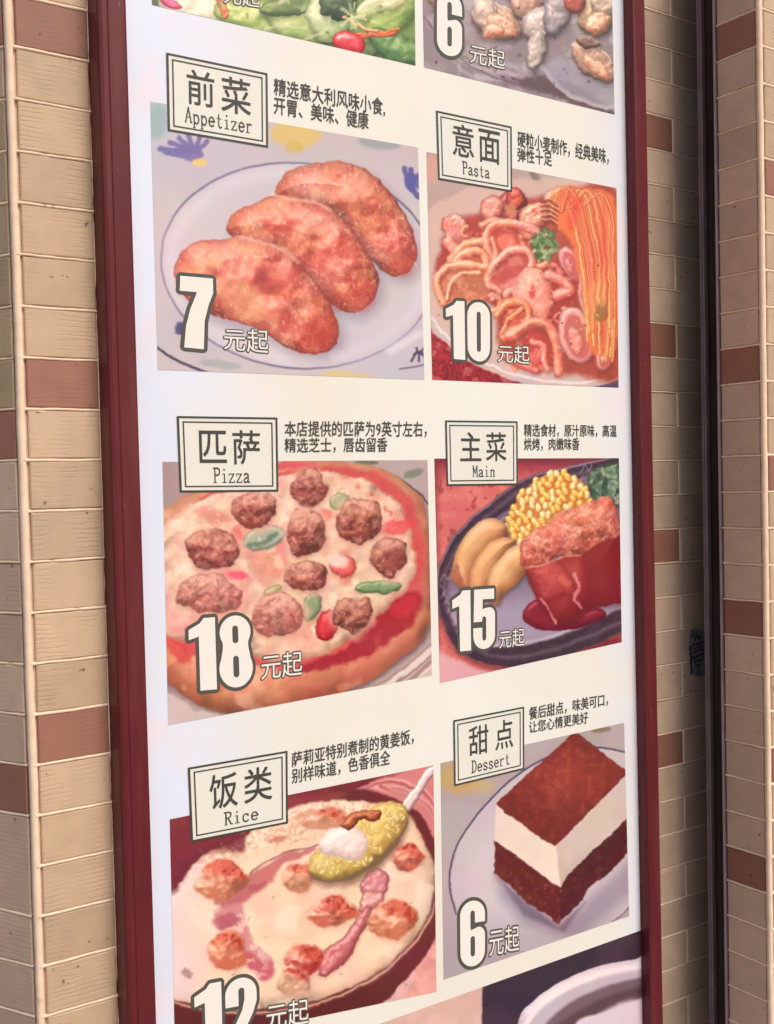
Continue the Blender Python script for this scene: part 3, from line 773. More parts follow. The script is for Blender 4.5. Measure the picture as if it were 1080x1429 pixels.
    P.wash([(105, 970), (170, 940), (270, 945), (290, 1010), (260, 1070), (130, 1070), (95, 1020)], (206, 122, 86), .95, 10)
    P.wash([(150, 1000), (200, 965), (265, 975), (270, 1040), (150, 1050)], (186, 106, 78), .8, 12)
    band([(125, 1075), (98, 1010), (130, 958), (200, 940), (275, 950)], 14, (214, 118, 82), (255, 194, 156), 8); band([(135, 1060), (150, 1010), (190, 975), (250, 972)], 8, (226, 138, 100), (255, 200, 164), 9)
    hole([(295, 1000), (330, 940), (390, 900), (430, 920), (400, 990), (340, 1030)], (196, 84, 72)); P.wash([(330, 1020), (370, 990), (420, 990), (400, 1030)], (236, 140, 128), .8, 8)
    band([(325, 1040), (285, 1010), (290, 960), (330, 915), (380, 885), (425, 895), (440, 940), (400, 1010), (345, 1045)], 13, (220, 112, 92), (255, 190, 168), 10)
    fl = catmull([(372, 1030), (390, 980), (430, 955), (480, 965), (506, 1010), (510, 1060), (500, 1120), (450, 1140), (410, 1110), (380, 1080)])
    P.shadow(('p', fl), .35, 16, (130, 44, 36), 4, 10)
    P.blob(('p', fl), (226, 120, 98), (255, 184, 162), R=60, bump=.5, bsc=40, warp=5, spec_a=.12, seed=8, soft=4, edge=.15)
    for k in range(8):
        a = math.radians(k * 45 + 12); P.flat(('l', [(440 + 22 * math.cos(a), 1040 + 26 * math.sin(a)), (440 + 62 * math.cos(a), 1042 + 64 * math.sin(a))], 3), (232, 128, 108), .45, 6)
    P.flat(('e', 440, 1040, 14, 24, 10), (212, 66, 52), .85, 8, 5); P.flat(('e', 430, 1020, 8, 14, 10), (255, 206, 180), .5, 6)
    band([(500, 985), (545, 1000), (575, 1030), (530, 1050)], 17, (214, 96, 80), (250, 170, 154), 11)
    hole([(340, 1130), (380, 1100), (420, 1120), (400, 1190), (350, 1200)], (206, 86, 62))
    band([(315, 1120), (350, 1075), (410, 1085), (430, 1130), (390, 1180), (340, 1205)], 13, (232, 106, 66), (255, 176, 126), 12); band([(335, 1190), (360, 1140), (400, 1100)], 7, (236, 116, 74), (255, 170, 120), 13)
    band([(360, 1200), (410, 1165), (470, 1150), (510, 1180), (530, 1250), (535, 1330)], 16, (216, 92, 78), (255, 168, 146), 14)
    hole([(420, 1200), (470, 1190), (500, 1250), (500, 1320), (440, 1300)], (196, 64, 62)); band([(440, 1215), (480, 1240), (490, 1320)], 10, (220, 96, 82), (250, 160, 146), 15); band([(330, 1260), (380, 1290), (450, 1320)], 12, (200, 84, 76), (240, 150, 140), 16)
    P.wash([(430, 1260), (460, 1250), (470, 1290), (440, 1300)], (226, 110, 104), .8, 8)
    # mussels at the right
    for (cx, cy, rx, ry, an, sd) in ((575, 935, 34, 66, -22, 2), (635, 1050, 34, 92, -6, 3), (594, 1195, 60, 104, -14, 1), (700, 1250, 34, 70, 14, 4)):
        P.shadow(('e', cx, cy, rx, ry, an), .4, 14, (100, 36, 36), 4, 6)
        P.blob(('e', cx, cy, rx, ry, an), (196, 108, 104), (244, 180, 172), R=20, bump=.1, bsc=14, spec_a=.15, seed=sd, soft=4)
        P.flat(('e', cx + 3, cy + 6, rx * .72, ry * .78, an), (196, 96, 88), .9, 8, 6, 24, sd)
        P.blob(('e', cx - 2, cy + 16, rx * .46, ry * .52, an), (206, 104, 94), (246, 170, 152), R=22, bump=.6, bsc=26, warp=8, seed=sd + 3, a=.85, soft=6)
    P.glints(70, ('p', catmull([(100, 900), (300, 780), (560, 900), (600, 1250), (480, 1320), (300, 1200), (100, 1080)])), 3, 9, (255, 226, 210), .5, None, 4)
    # lifted bundle of strands
    P.flat(('p', catmull([(500, 700), (560, 668), (690, 675), (748, 770), (752, 1100), (735, 1230), (690, 1262), (640, 1240), (612, 1000), (570, 850), (520, 800)])), (236, 118, 66), .95, 9, 8)
    R = np.random.RandomState(13)
    def bundle(u): # centre line of strand u in 0..1
        return [(505 + 120 * u, 730 + 30 * (1 - u)), (530 + 150 * u, 690 - 16 * math.sin(u * 3.1)), (575 + 150 * u, 760), (612 + 118 * u, 900), (628 + 106 * u, 1060)]
    for k in range(62):
        u = R.uniform(0, 1); p = bundle(u); p = [(x + R.uniform(-4, 4), y) for x, y in p] + [(634 + 96 * u + R.uniform(-5, 5), R.uniform(1100, 1250) if k % 4 else R.uniform(1200, 1300))]
        red = R.uniform() < (.55 if .2 < u < .75 else .25)
        lo, hi = ((222, 76, 52), (250, 128, 88)) if red else (((240, 150, 78), (255, 206, 134)) if R.uniform() < .55 else ((232, 116, 66), (255, 170, 108)))
        P.blob(('l', catopen(p, 5), R.uniform(4.5, 8)), lo, hi, R=9, bump=0, spec_a=.10, spec_p=10, seed=k, L=(-.6, -.3, .7), edge=.45, soft=2.4, a=.82)
    P.flat(('e', 590, 760, 20, 60, 8), (226, 66, 50), .55, 16, 10, 24, 5); P.flat(('e', 690, 850, 12, 130, 2), (226, 70, 52), .5, 14)
    P.flat(('e', 655, 1090, 30, 90, 2), (255, 190, 110), .35, 20)
    for k in range(5): P.flat(('l', catopen([(474, 722 + k * 17), (500, 716 + k * 18), (528, 734 + k * 18)]), 4), (120, 60, 42), .8, 3)
    for k in range(4): P.flat(('l', catopen([(478, 732 + k * 17), (505, 728 + k * 18), (530, 742 + k * 18)]), 2.5), (240, 150, 130), .8, 3)
    P.flat(('e', 684, 1112, 20, 34, 6), (150, 106, 62), .9, 7, 6); P.flat(('e', 690, 1080, 10, 14, 6), (206, 150, 84), .8, 6, 6)
    # parsley
    P.put((slice(None), slice(None)), sst(.60, .72, fbm(X, Y, 30, 88, 2)) * sst(560, 500, X) * sst(780, 860, Y) * .3, (250, 190, 170))
    P.shadow(('e', 478, 872, 50, 52, 0), .5, 12, (60, 40, 26), 3, 8)
    P.speck(260, 415, 812, 540, 945, 3, 9, [(96, 140, 84), (140, 170, 110), (66, 104, 62), (190, 206, 150), (112, 150, 96)], .95, 1.7, seed=5, inside=catmull([(430, 850), (470, 815), (525, 830), (535, 900), (490, 945), (440, 915)]))
    P.speck(90, 100, 760, 740, 1320, 1.5, 4, [(90, 30, 24), (255, 214, 180), (240, 190, 150)], .6, 1.4, seed=6)
    return P

# ------------------------------------------------------------------ pizza
def art_pizza():
    P = Paint([(226.7, 644.6), (596.3, 642), (602.5, 942.5), (234.6, 1012)], origin=(190, 560), scale=2.4)
    P.warp = (8, 3); X, Y = P.X, P.Y
    P.base((172, 158, 156))
    P.tint((158, 138, 138), sst(260, 90, X) * .8)
    P.flat(('e', 930, 240, 34, 15, -14), (118, 126, 112), .9, 4, 4)
    P.flat(('e', 770, 208, 40, 8, 0), (84, 104, 70), .8, 5)
    P.flat(('l', catopen([(870, 250), (930, 290), (975, 345)]), 3), (70, 64, 70), .85, 2)
    # plate below
    P.flat(('p', [(90, 960), (200, 1040), (420, 1060), (640, 1010), (860, 930), (1000, 800), (1000, 1100), (90, 1100)]), (198, 184, 182), 1, 4)
    for k in range(5): P.flat(('l', catopen([(560, 1036 + k * 16), (760, 970 + k * 17), (900, 890 + k * 18), (1000, 800 + k * 20)]), 3 + (k % 2) * 4), [(150, 120, 112), (224, 214, 206), (128, 104, 96)][k % 3], .8, 3)
    crust = catmull([(60, 420), (110, 350), (200, 300), (330, 240), (480, 205), (640, 200), (790, 220), (890, 262), (950, 320), (978, 420), (984, 560), (990, 680), (975, 770), (900, 850), (780, 930), (640, 1000), (480, 1045), (320, 1048), (190, 1005), (110, 940), (60, 880)])
    P.shadow(('p', crust), .6, 14, (70, 40, 40), 6, 10)
    P.blob(('p', crust), (190, 110, 80), (240, 176, 140), R=150, bump=.2, bsc=80, warp=4, wsc=60, spec_a=.04, seed=3, edge=.25, mott=(222, 140, 98), msc=90, L=(-.2, -.5, .8))
    sauce = catmull([(80, 470), (120, 385), (230, 315), (350, 262), (500, 228), (640, 216), (780, 236), (880, 286), (935, 360), (955, 450), (966, 560), (955, 640), (900, 700), (800, 780), (700, 850), (600, 890), (480, 905), (380, 880), (200, 850), (110, 800), (70, 700)])
    P.flat(('p', sauce), (206, 88, 84), 1, 9, 14, 40, 5)
    P.flat(('p', catmull([(600, 222), (780, 236), (880, 288), (940, 380), (960, 500), (950, 600), (900, 560), (880, 420), (800, 320), (700, 270)])), (218, 96, 92), .8, 14, 16, 40, 4, .2, 18, (160, 44, 50))
    P.wash([(690, 830), (780, 750), (880, 660), (950, 640), (935, 730), (840, 810), (740, 870), (620, 900), (540, 900), (600, 860)], (156, 34, 48), .92, 10, 12, 30, 5)
    P.wash([(860, 680), (930, 650), (935, 690), (880, 730)], (196, 46, 58), .8, 10)
    P.wash([(105, 790), (150, 800), (185, 860), (140, 870), (100, 830)], (206, 70, 66), .8, 8)
    cheese = catmull([(80, 440), (150, 370), (250, 322), (370, 272), (500, 248), (620, 236), (740, 256), (850, 330), (910, 410), (935, 520), (905, 600), (850, 670), (760, 750), (660, 820), (560, 850), (430, 870), (330, 800), (200, 800), (90, 760), (70, 560)])
    P.blob(('p', cheese), (206, 160, 132), (246, 222, 192), R=50, bump=1.0, bsc=60, warp=24, wsc=70, spec_a=.05, seed=6, edge=.10, mott=(232, 184, 164), msc=90, soft=7)
    C_ = (1 - sst(-24, 0, P.d_poly(X, Y, cheese)))
    F_ = (slice(None), slice(None))
    P.put(F_, sst(.52, .70, fbm(X, Y, 80, 12, 2)) * C_ * .55, (226, 150, 136))
    P.put(F_, sst(.50, .62, fbm(X, Y, 110, 212, 3)) * C_ * .5, (222, 118, 108)); P.put(F_, sst(.58, .72, fbm(X, Y, 60, 77, 2)) * C_ * .6, (246, 228, 196))
    P.put(F_, sst(.60, .72, fbm(X, Y, 40, 177, 2)) * C_ * .4, (206, 176, 140))
    P.put(F_, sst(380, 120, X) * sst(540, 700, Y) * C_ * .6, (226, 156, 158))
    P.put(F_, sst(.62, .72, fbm(X, Y, 24, 18, 2)) * C_ * sst(600, 860, X) * sst(520, 300, Y) * .7, (200, 60, 62))
    for (c_, sp, a_) in (((214, 78, 92), ('e', 540, 216, 76, 12, -2), .9), ((232, 88, 110), ('e', 300, 583, 72, 15, 4), .9), ((226, 104, 108), ('e', 335, 452, 24, 34, 10), .8), ((224, 74, 76), ('e', 872, 422, 64, 20, -10), .8),
                         ((222, 100, 96), ('e', 640, 382, 26, 20, 0), .7), ((232, 120, 126), ('e', 485, 500, 16, 36, -20), .6), ((222, 130, 110), ('e', 150, 370, 44, 16, -34), .5), ((226, 110, 106), ('e', 545, 382, 40, 8, 0), .5)):
        P.flat(sp, c_, a_, 8, 8, 22, 4)
    for i, (sp, lo, hi) in enumerate(((('e', 428, 458, 74, 36, -14), (108, 138, 118), (176, 192, 166)), (('e', 808, 622, 78, 22, -4), (58, 96, 60), (130, 166, 110)), (('e', 588, 688, 28, 54, 24), (84, 116, 80), (150, 170, 126)),
                                      (('e', 680, 333, 36, 26, -20), (110, 128, 92), (170, 180, 136)), (('e', 455, 632, 30, 14, -20), (128, 134, 84), (186, 184, 126)))):
        P.shadow(sp, .25, 10, (120, 70, 56), 2, 5)
        P.blob(sp, lo, hi, R=16, bump=.15, bsc=20, warp=5, spec_a=.15, seed=i, soft=4, a=.9)
    P.flat(('l', catopen([(380, 480), (420, 472), (466, 446)]), 7), (74, 106, 84), .7, 6)
    for (sp, lo, hi) in ((('e', 640, 750, 38, 52, 8), (160, 20, 34), (226, 64, 70)), (('e', 692, 552, 44, 36, 10), (214, 74, 76), (240, 130, 120))):
        P.shadow(sp, .3, 10, (110, 50, 40), 2, 6); P.blob(sp, lo, hi, R=30, bump=0, bsc=14, warp=4, spec_a=.25, spec_p=30, seed=3, soft=4)
    P.flat(('e', 680, 536, 30, 22, 10), (244, 214, 204), .85, 9, 5)
    balls = [(577, 285, 70, 66, 4), (395, 368, 80, 66, 4), (250, 495, 92, 74, 8), (570, 440, 70, 78, 4), (742, 398, 80, 78, 5), (848, 522, 64, 66, 3), (565, 582, 78, 52, 3), (240, 645, 106, 66, 6), (470, 715, 90, 78, 6), (722, 712, 64, 68, 4)]
    for i, (cx, cy, rx, ry, nv) in enumerate(balls):
        pink = i in (7, 8); R_ = np.random.RandomState(90 + i)
        lo, hi = ((176, 96, 90), (230, 160, 146)) if pink else ((136, 66, 58), (222, 146, 124))
        n_ = 9; pts = []
        for k in range(n_):
            a = 2 * math.pi * k / n_; q = R_.uniform(.84, 1.10); pts.append((cx + rx * q * math.cos(a), cy + ry * q * math.sin(a)))
        sp = ('p', catmull(pts))
        P.flat(('p', catmull([(cx + (x - cx) * 1.22, cy + (y - cy) * 1.16 + 6) for x, y in pts])), (232, 190, 166), .6, 14, 8, 30, i)
        P.shadow(sp, .28, 14, (130, 60, 54), 4, 9)
        P.blob(sp, lo, hi, R=min(rx, ry) * .9, bump=1.3, bsc=24, warp=9, wsc=30, spec_a=.05, seed=50 + i, edge=.2, mott=(212, 150, 132) if pink else (160, 84, 70), msc=40, L=(-.3, -.8, .5), soft=4)
        sl, XX, YY, d = P.shape(sp)
        P.put(sl, sst(0, -8, d) * sst(cy + 6, cy - ry * .8, YY + 26 * (fbm(XX, YY, 30, i) - .5)) * .62, (236, 182, 160))
        P.put(sl, sst(0, -8, d) * sst(.52, .66, fbm(XX, YY, 16, i, 2)) * .26, (236, 196, 176))
        P.put(sl, sst(0, -8, d) * sst(.52, .76, fbm(XX, YY, 18, i + 31, 2)) * .4, (120, 56, 50))
        P.glints(9, sp, 2, 6, (255, 230, 214), .5, None, i)
    P.flat(('e', 850, 530, 36, 36, 0), (136, 66, 58), .6, 12)
    P.put(F_, sst(.60, .76, fbm(X, Y, 80, 91, 2)) * (1 - sst(-8, 8, P.d_poly(X, Y, crust))) * sst(-4, 30, P.d_poly(X, Y, sauce)) * .45, (250, 200, 168))
    P.put(F_, (1 - sst(-10, 4, P.d_poly(X, Y, crust))) * sst(0, 40, P.d_poly(X, Y, sauce)) * sst(900, 1010, Y) * sst(500, 620, X) * sst(760, 640, X) * .5, (170, 76, 66))
    P.put(F_, (1 - sst(-6, 4, P.d_poly(X, Y, crust))) * sst(-6, 30, P.d_poly(X, Y, sauce)) * sst(.5, .7, fbm(X, Y, 30, 191, 2)) * sst(700, 780, Y) * .3, (206, 96, 80))
    P.glints(120, ('p', cheese), 3, 9, (255, 248, 232), .5, None, 3); P.glints(70, ('p', cheese), 3, 8, (190, 120, 100), .4, None, 13); P.glints(60, ('p', sauce), 2, 6, (255, 190, 180), .4, None, 23)
    P.warp = (5, 2.2)
    return P

# ------------------------------------------------------------------ cutlet with corn and potatoes
def art_main():
    P = Paint([(605.9, 640), (863.4, 639.4), (867.4, 896), (613.8, 953.2)], origin=(590, 560), scale=3.273)
    P.warp = (2.6, 1.1); X, Y = P.X, P.Y
    P.base((206, 104, 100))
    P.put((slice(None), slice(None)), sst(.5, .7, fbm(X, Y, 40, 3, 3)) * .4, (226, 140, 130))
    P.put((slice(None), slice(None)), sst(.66, .75, fbm(X, Y, 26, 8, 3)) * .6, (146, 44, 56))
    P.tint((140, 44, 60), sst(400, 270, Y) * .85); P.tint((96, 40, 58), sst(300, 262, Y) * .6)
    P.tint((120, 40, 50), sst(90, 55, X) * .5)
    pan = catmull([(60, 790), (90, 700), (160, 590), (270, 490), (400, 390), (540, 325), (700, 290), (820, 262), (930, 250), (960, 500), (960, 980), (870, 1070), (720, 1135), (560, 1190), (400, 1215), (260, 1190), (150, 1120), (85, 1000), (62, 890)])
    P.shadow(('p', pan), .5, 18, (70, 30, 40), -2, 24)
    P.flat(('p', pan), (62, 46, 62), 1, 4, 0, 20, 2, .2, 20)
    d = P.d_poly(X, Y, pan)
    P.tint((190, 168, 186), np.exp(-((d + 6) / 5) ** 2) * (.35 + .5 * vnoise(X, Y, 120, 3)) * sst(1100, 800, Y))
    P.tint((150, 132, 152), np.exp(-((d + 44) / 10) ** 2) * .35)
    well = catmull([(110, 860), (150, 740), (260, 600), (400, 490), (600, 400), (940, 330), (960, 880), (860, 960), (700, 1040), (520, 1100), (360, 1120), (230, 1090), (140, 1000)])
    P.flat(('p', well), (112, 98, 122), 1, 8)
    P.tint((170, 162, 186), (1 - sst(-30, 10, P.d_poly(X, Y, well))) * sst(760, 980, Y) * .75)
    P.tint((206, 198, 216), np.exp(-((P.d_poly(X, Y, well) + 6) / 10) ** 2) * sst(900, 1050, Y) * .7)
    for k in range(15):   # embossed rim pattern
        a = k / 14; x = 100 + 640 * a; y = 800 - 480 * a ** .72 + 18 * math.sin(k * 2.1)
        P.flat(('l', catopen([(x - 20, y + 24), (x, y - 10), (x + 14, y + 16), (x + 34, y - 16)]), 2.6), (170, 150, 168), .65, 3)
    for k in range(6): P.flat(('l', catopen([(80 + k * 12, 840 + k * 36), (100 + k * 12, 870 + k * 32), (84 + k * 14, 900 + k * 30)]), 3), (176, 160, 180), .5, 4)
    P.flat(('p', [(60, 1140), (150, 1180), (300, 1240), (200, 1300), (60, 1300)]), (214, 160, 168), 1, 14, 6)
    P.tint((108, 28, 44), sst(0, 14, d) * sst(1040, 1120, Y) * sst(500, 640, X) * .9)
    # parsley
    pr_ = catmull([(752, 350), (790, 310), (850, 285), (905, 300), (915, 480), (860, 470), (790, 450), (760, 410)])
    P.flat(('p', pr_), (52, 76, 62), 1, 5, 10, 24)
    P.speck(170, 755, 290, 905, 470, 4, 13, [(40, 62, 52), (70, 104, 80), (120, 150, 126), (92, 126, 98), (160, 180, 160)], .85, 1.9, inside=pr_, seed=3)
    # corn
    cr = catmull([(385, 590), (400, 500), (450, 420), (520, 360), (600, 325), (690, 345), (760, 430), (740, 500), (640, 530), (540, 600), (440, 640)])
    P.flat(('p', cr), (206, 130, 60), 1, 6, 8)
    R = np.random.RandomState(8); ks = []
    for k in range(900):
        x, y = R.uniform(380, 770), R.uniform(325, 645)
        if P.d_poly(np.array([x]), np.array([y]), cr)[0] < 0 and all((x - a) ** 2 + (y - b) ** 2 > 23 ** 2 for a, b in ks): ks.append((x, y))
    ks.sort(key=lambda p: p[1])
    for i, (x, y) in enumerate(ks):
        pale = R.uniform() < .3
        sp = ('e', x, y, 21, 15, R.uniform(40, 120)); P.shadow(sp, .4, 7, (150, 80, 30), 1, 4)
        P.blob(sp, (214, 128, 44) if not pale else (214, 160, 84), (255, 216, 112) if not pale else (255, 238, 170), R=13, bump=.1, bsc=10, warp=3, wsc=14, spec_a=.3, seed=i, edge=.25)
    # potatoes
    for i, pts in enumerate(([(130, 800), (148, 700), (200, 600), (260, 550), (330, 538), (382, 572), (370, 615), (300, 680), (245, 760), (205, 850), (150, 838)],
                             [(208, 850), (225, 750), (280, 670), (345, 625), (400, 622), (425, 640), (385, 700), (330, 770), (300, 870), (240, 890)],
                             [(290, 860), (312, 770), (375, 690), (440, 650), (480, 660), (478, 760), (430, 830), (370, 880), (340, 930), (300, 920)])):
        p_ = catmull(pts); P.shadow(('p', p_), .5, 16, (60, 34, 40), 6, 8)
        P.blob(('p', p_), (190, 124, 78), (246, 204, 150), R=58, bump=.06, bsc=50, spec_a=.05, seed=i, edge=.25, L=(-.3, -.7, .6), mott=(226, 160, 104), msc=110, soft=3)
    P.flat(('p', catmull([(130, 800), (150, 740), (172, 800), (190, 850), (150, 838)])), (150, 84, 62), .7, 8, 6)
    # sauce pool, cutlet
    P.blob(('p', catmull([(458, 980), (480, 930), (560, 900), (700, 960), (800, 940), (830, 985), (700, 1040), (560, 1045), (480, 1020)])), (98, 18, 38), (138, 36, 54), R=30, bump=.05, bsc=40, spec_a=.18, spec_p=30, seed=3, edge=.1, soft=4)
    body = catmull([(465, 760), (560, 740), (700, 690), (800, 620), (905, 560), (925, 700), (925, 900), (850, 930), (760, 950), (690, 1010), (610, 1015), (560, 960), (510, 880)])
    P.shadow(('p', body), .4, 14, (50, 14, 24), 4, 10)
    P.blob(('p', body), (112, 28, 36), (164, 56, 56), R=120, bump=.1, bsc=80, spec_a=.06, spec_p=20, seed=4, edge=.04, soft=4)
    P.flat(('p', catmull([(720, 690), (800, 640), (915, 600), (915, 880), (760, 900), (730, 800)])), (120, 28, 36), .65, 20)
    P.blob(('p', catmull([(490, 770), (600, 720), (680, 790), (700, 880), (640, 900), (560, 920), (520, 860)])), (156, 44, 48), (206, 92, 88), R=70, bump=.3, bsc=60, warp=8, spec_a=.12, seed=14, a=.6, soft=16)
    P.flat(('l', catopen([(690, 790), (712, 850), (690, 900), (720, 945)]), 8), (226, 150, 146), .75, 6, 6, 14)
    P.flat(('l', catopen([(540, 900), (580, 960), (606, 1012)]), 4), (226, 160, 160), .75, 4, 3)
    P.flat(('e', 650, 820, 34, 18, 40), (214, 112, 104), .6, 10, 6)
    top = catmull([(440, 690), (455, 630), (500, 590), (560, 560), (640, 500), (700, 475), (770, 455), (830, 435), (872, 460), (892, 540), (900, 610), (820, 640), (760, 680), (680, 710), (600, 715), (560, 750), (490, 762), (448, 745)])
    P.blob(('p', top), (176, 84, 70), (248, 168, 140), R=90, bump=.7, bsc=30, warp=8, wsc=18, spec_a=.12, seed=5, edge=.2, mott=(196, 90, 72), msc=46, L=(-.35, -.7, .55))
    sl, XX, YY, d = P.shape(('p', top)); m = sst(0, -8, d)
    P.put(sl, m * sst(.52, .66, fbm(XX, YY, 14, 61, 3)) * .40, (255, 204, 178)); P.put(sl, m * sst(.55, .68, fbm(XX, YY, 22, 62, 2)) * .42, (160, 60, 56)); P.glints(60, ('p', top), 2, 6, (255, 226, 206), .5, None, 5)
    P.put(sl, m * sst(.5, .7, fbm(XX, YY, 60, 63, 2)) * .45, (232, 110, 84))
    P.flat(('l', catopen([(470, 762), (560, 745), (640, 712), (720, 706)]), 3.5), (246, 176, 160), .6, 4, 4, 10)
    return P

# ------------------------------------------------------------------ baked rice
def art_rice():
    P = Paint([(236.7, 1143.4), (604.6, 1068), (608.8, 1384), (244.0, 1460)], origin=(200, 1000), scale=2.4545)
    P.warp = (8, 3); X, Y = P.X, P.Y
    P.base((116, 42, 52))
    P.tint((150, 70, 74), sst(.5, .7, fbm(X, Y, 90, 3)) * .4)
    # checked cloth under and the swirled cup behind
    P.flat(('p', [(560, 1040), (760, 960), (900, 860), (1010, 690), (1020, 1200), (500, 1200)]), (224, 158, 150), 1, 5, 0, 20, 3, .12, 40)
    for k in range(6): P.flat(('l', [(810 + k * 12, 1010 - k * 3), (870 + k * 12, 880)], 4), (206, 186, 196), .5, 4)
    P.flat(('p', catmull([(700, 280), (820, 215), (1000, 170), (1000, 480), (960, 420), (900, 330), (820, 290)])), (206, 124, 122), 1, 12)
    for k in range(9):
        P.flat(('l', catopen([(700 + k * 16, 262 - k * 3), (850 + k * 12, 214 + k * 10), (960 + k * 8, 250 + k * 22), (1010, 330 + k * 30)]), 5), [(236, 178, 170), (150, 66, 72), (222, 150, 144)][k % 3], .65, 5)
    outer = catmull([(40, 700), (120, 540), (220, 440), (340, 370), (500, 290), (680, 250), (820, 262), (940, 330), (1010, 450), (1040, 600), (1000, 760), (900, 900), (780, 1000), (600, 1070), (420, 1110), (240, 1100), (60, 1060)])
    P.flat(('p', outer), (104, 42, 46), 1, 5); P.wash([(60, 400), (200, 370), (420, 300), (340, 420), (200, 480), (80, 640)], (124, 46, 58), .8, 20)
    P.tint((84, 36, 36), (1 - sst(-6, 6, P.d_poly(X, Y, outer))) * sst(820, 960, Y) * .7)
    P.wash([(420, 290), (560, 262), (700, 258), (640, 300), (500, 330)], (150, 66, 70), .7, 14)
    rim = catmull([(60, 660), (120, 545), (220, 465), (340, 395), (500, 322), (660, 285), (800, 290), (920, 340), (990, 440), (1012, 560), (985, 690), (895, 815), (760, 918), (600, 985), (420, 1016), (240, 1008), (110, 980), (50, 900)])
    fill = catmull([(60, 660), (130, 560), (210, 470), (340, 420), (420, 345), (560, 300), (700, 286), (830, 298), (915, 345), (970, 440), (1000, 560), (975, 680), (886, 804), (752, 906), (596, 972), (420, 1003), (240, 995), (110, 965), (50, 880)])
    P.blob(('p', fill), (218, 180, 146), (246, 226, 192), R=46, bump=.16, bsc=90, warp=9, wsc=60, spec_a=.03, seed=3, edge=.10, mott=(240, 206, 176), msc=140, soft=6)
    I_ = (1 - sst(-10, 2, P.d_poly(X, Y, fill))); F_ = (slice(None), slice(None))
    P.put(F_, sst(.5, .7, fbm(X, Y, 120, 13, 2)) * I_ * .45, (238, 192, 170)); P.put(F_, sst(.52, .7, fbm(X, Y, 100, 31, 2)) * I_ * .5, (248, 232, 206))
    P.tint((226, 210, 222), sst(300, 100, X) * I_ * .65)
    P.tint((234, 176, 160), sst(60, 0, np.abs(X - 400 - (Y - 600) * .2)) * sst(900, 700, Y) * sst(560, 640, Y) * I_ * .35)
    P.wash([(85, 600), (120, 520), (190, 460), (300, 420), (350, 420), (330, 470), (230, 462), (150, 520), (110, 600)], (110, 42, 54), .85, 14, 12, 24)
    # sauce channels / ham
    for i, (pts, c_, a_) in enumerate((([(352, 590), (372, 540), (430, 500), (500, 468), (590, 445), (560, 475), (490, 500), (440, 560), (390, 600)], (190, 104, 104), .9), ([(235, 600), (300, 560), (360, 575), (420, 570), (360, 620), (300, 650), (250, 640)], (170, 84, 92), .8),
                                       ([(245, 660), (330, 640), (350, 700), (380, 770), (440, 830), (440, 890), (400, 890), (330, 820), (270, 740)], (196, 112, 128), .75), ([(330, 800), (380, 820), (440, 850), (425, 905), (380, 880), (330, 840)], (190, 84, 100), .8),
                                       ([(245, 690), (300, 670), (330, 690), (300, 720), (250, 720)], (166, 76, 92), .7))):
        P.wash(pts, c_, a_, 9, 8, 30, i)
    P.put(F_, sst(.48, .60, fbm(X, Y, 22, 44, 2)) * sst(460, 380, X) * sst(640, 680, Y) * sst(230, 260, X) * I_ * .55, (246, 218, 196))
    P.flat(('l', catopen([(362, 552), (385, 520), (450, 480), (600, 438)]), 2.6), (120, 74, 72), .75, 3)
    for (pts, lo, hi, sd) in (([(745, 575), (770, 530), (812, 516), (838, 550), (830, 600), (800, 620), (758, 610)], (170, 88, 102), (222, 146, 154), 30), ([(740, 640), (760, 600), (810, 600), (825, 630), (790, 660), (745, 665)], (190, 104, 110), (230, 158, 152), 32),
                              ([(600, 870), (620, 800), (690, 750), (735, 680), (760, 650), (785, 670), (740, 760), (680, 850), (620, 890)], (160, 74, 84), (212, 128, 132), 31)):
        P.shadow(('p', catmull(pts)), .3, 12, (140, 70, 66), 3, 6); P.blob(('p', catmull(pts)), lo, hi, R=26, bump=.5, bsc=24, warp=5, spec_a=.22, seed=sd, soft=4)
    # toasted chicken pieces
    ch = [(262, 560, 90, 76, (232, 140, 104), 0), (288, 795, 70, 74, (230, 126, 92), 1), (535, 545, 56, 56, (236, 160, 122), 2), (650, 668, 84, 56, (228, 120, 94), 3), (905, 480, 56, 52, (228, 122, 96), 4), (850, 690, 80, 70, (230, 134, 100), 5),
          (625, 350, 80, 44, (240, 172, 136), 6), (550, 830, 70, 60, (200, 58, 56), 7), (520, 900, 60, 56, (236, 184, 146), 8)]
    for (cx, cy, rx, ry, c_, i) in ch:
        R_ = np.random.RandomState(200 + i); pts = []
        for k in range(9):
            a = 2 * math.pi * k / 9; q = R_.uniform(.78, 1.12); pts.append((cx + rx * q * math.cos(a), cy + ry * q * math.sin(a)))
        sp = ('p', catmull(pts))
        P.shadow(sp, .2, 16, (170, 90, 80), 4, 9)
        P.blob(sp, tuple(int(k * .86) for k in c_), (250, 208, 176), R=min(rx, ry) * .9, bump=1.1, bsc=34, warp=10, wsc=34, spec_a=.10, seed=60 + i, edge=.04, mott=c_, msc=44, soft=8, L=(-.3, -.75, .5))
        sl, XX, YY, d = P.shape(sp); lean_ = YY - (XX - cx) * .35
        P.put(sl, sst(0, -10, d) * sst(cy + 8, cy - ry * .55, lean_ + 26 * (fbm(XX, YY, 22, i, 2) - .5)) * .7, (206, 82, 62))
        P.put(sl, sst(0, -10, d) * sst(cy, cy - ry * .6, lean_) * sst(.5, .64, fbm(XX, YY, 14, i + 9, 2)) * .7, (150, 44, 36))
        P.glints(7, sp, 2, 5, (255, 220, 196), .5, None, i)
    R = np.random.RandomState(14)
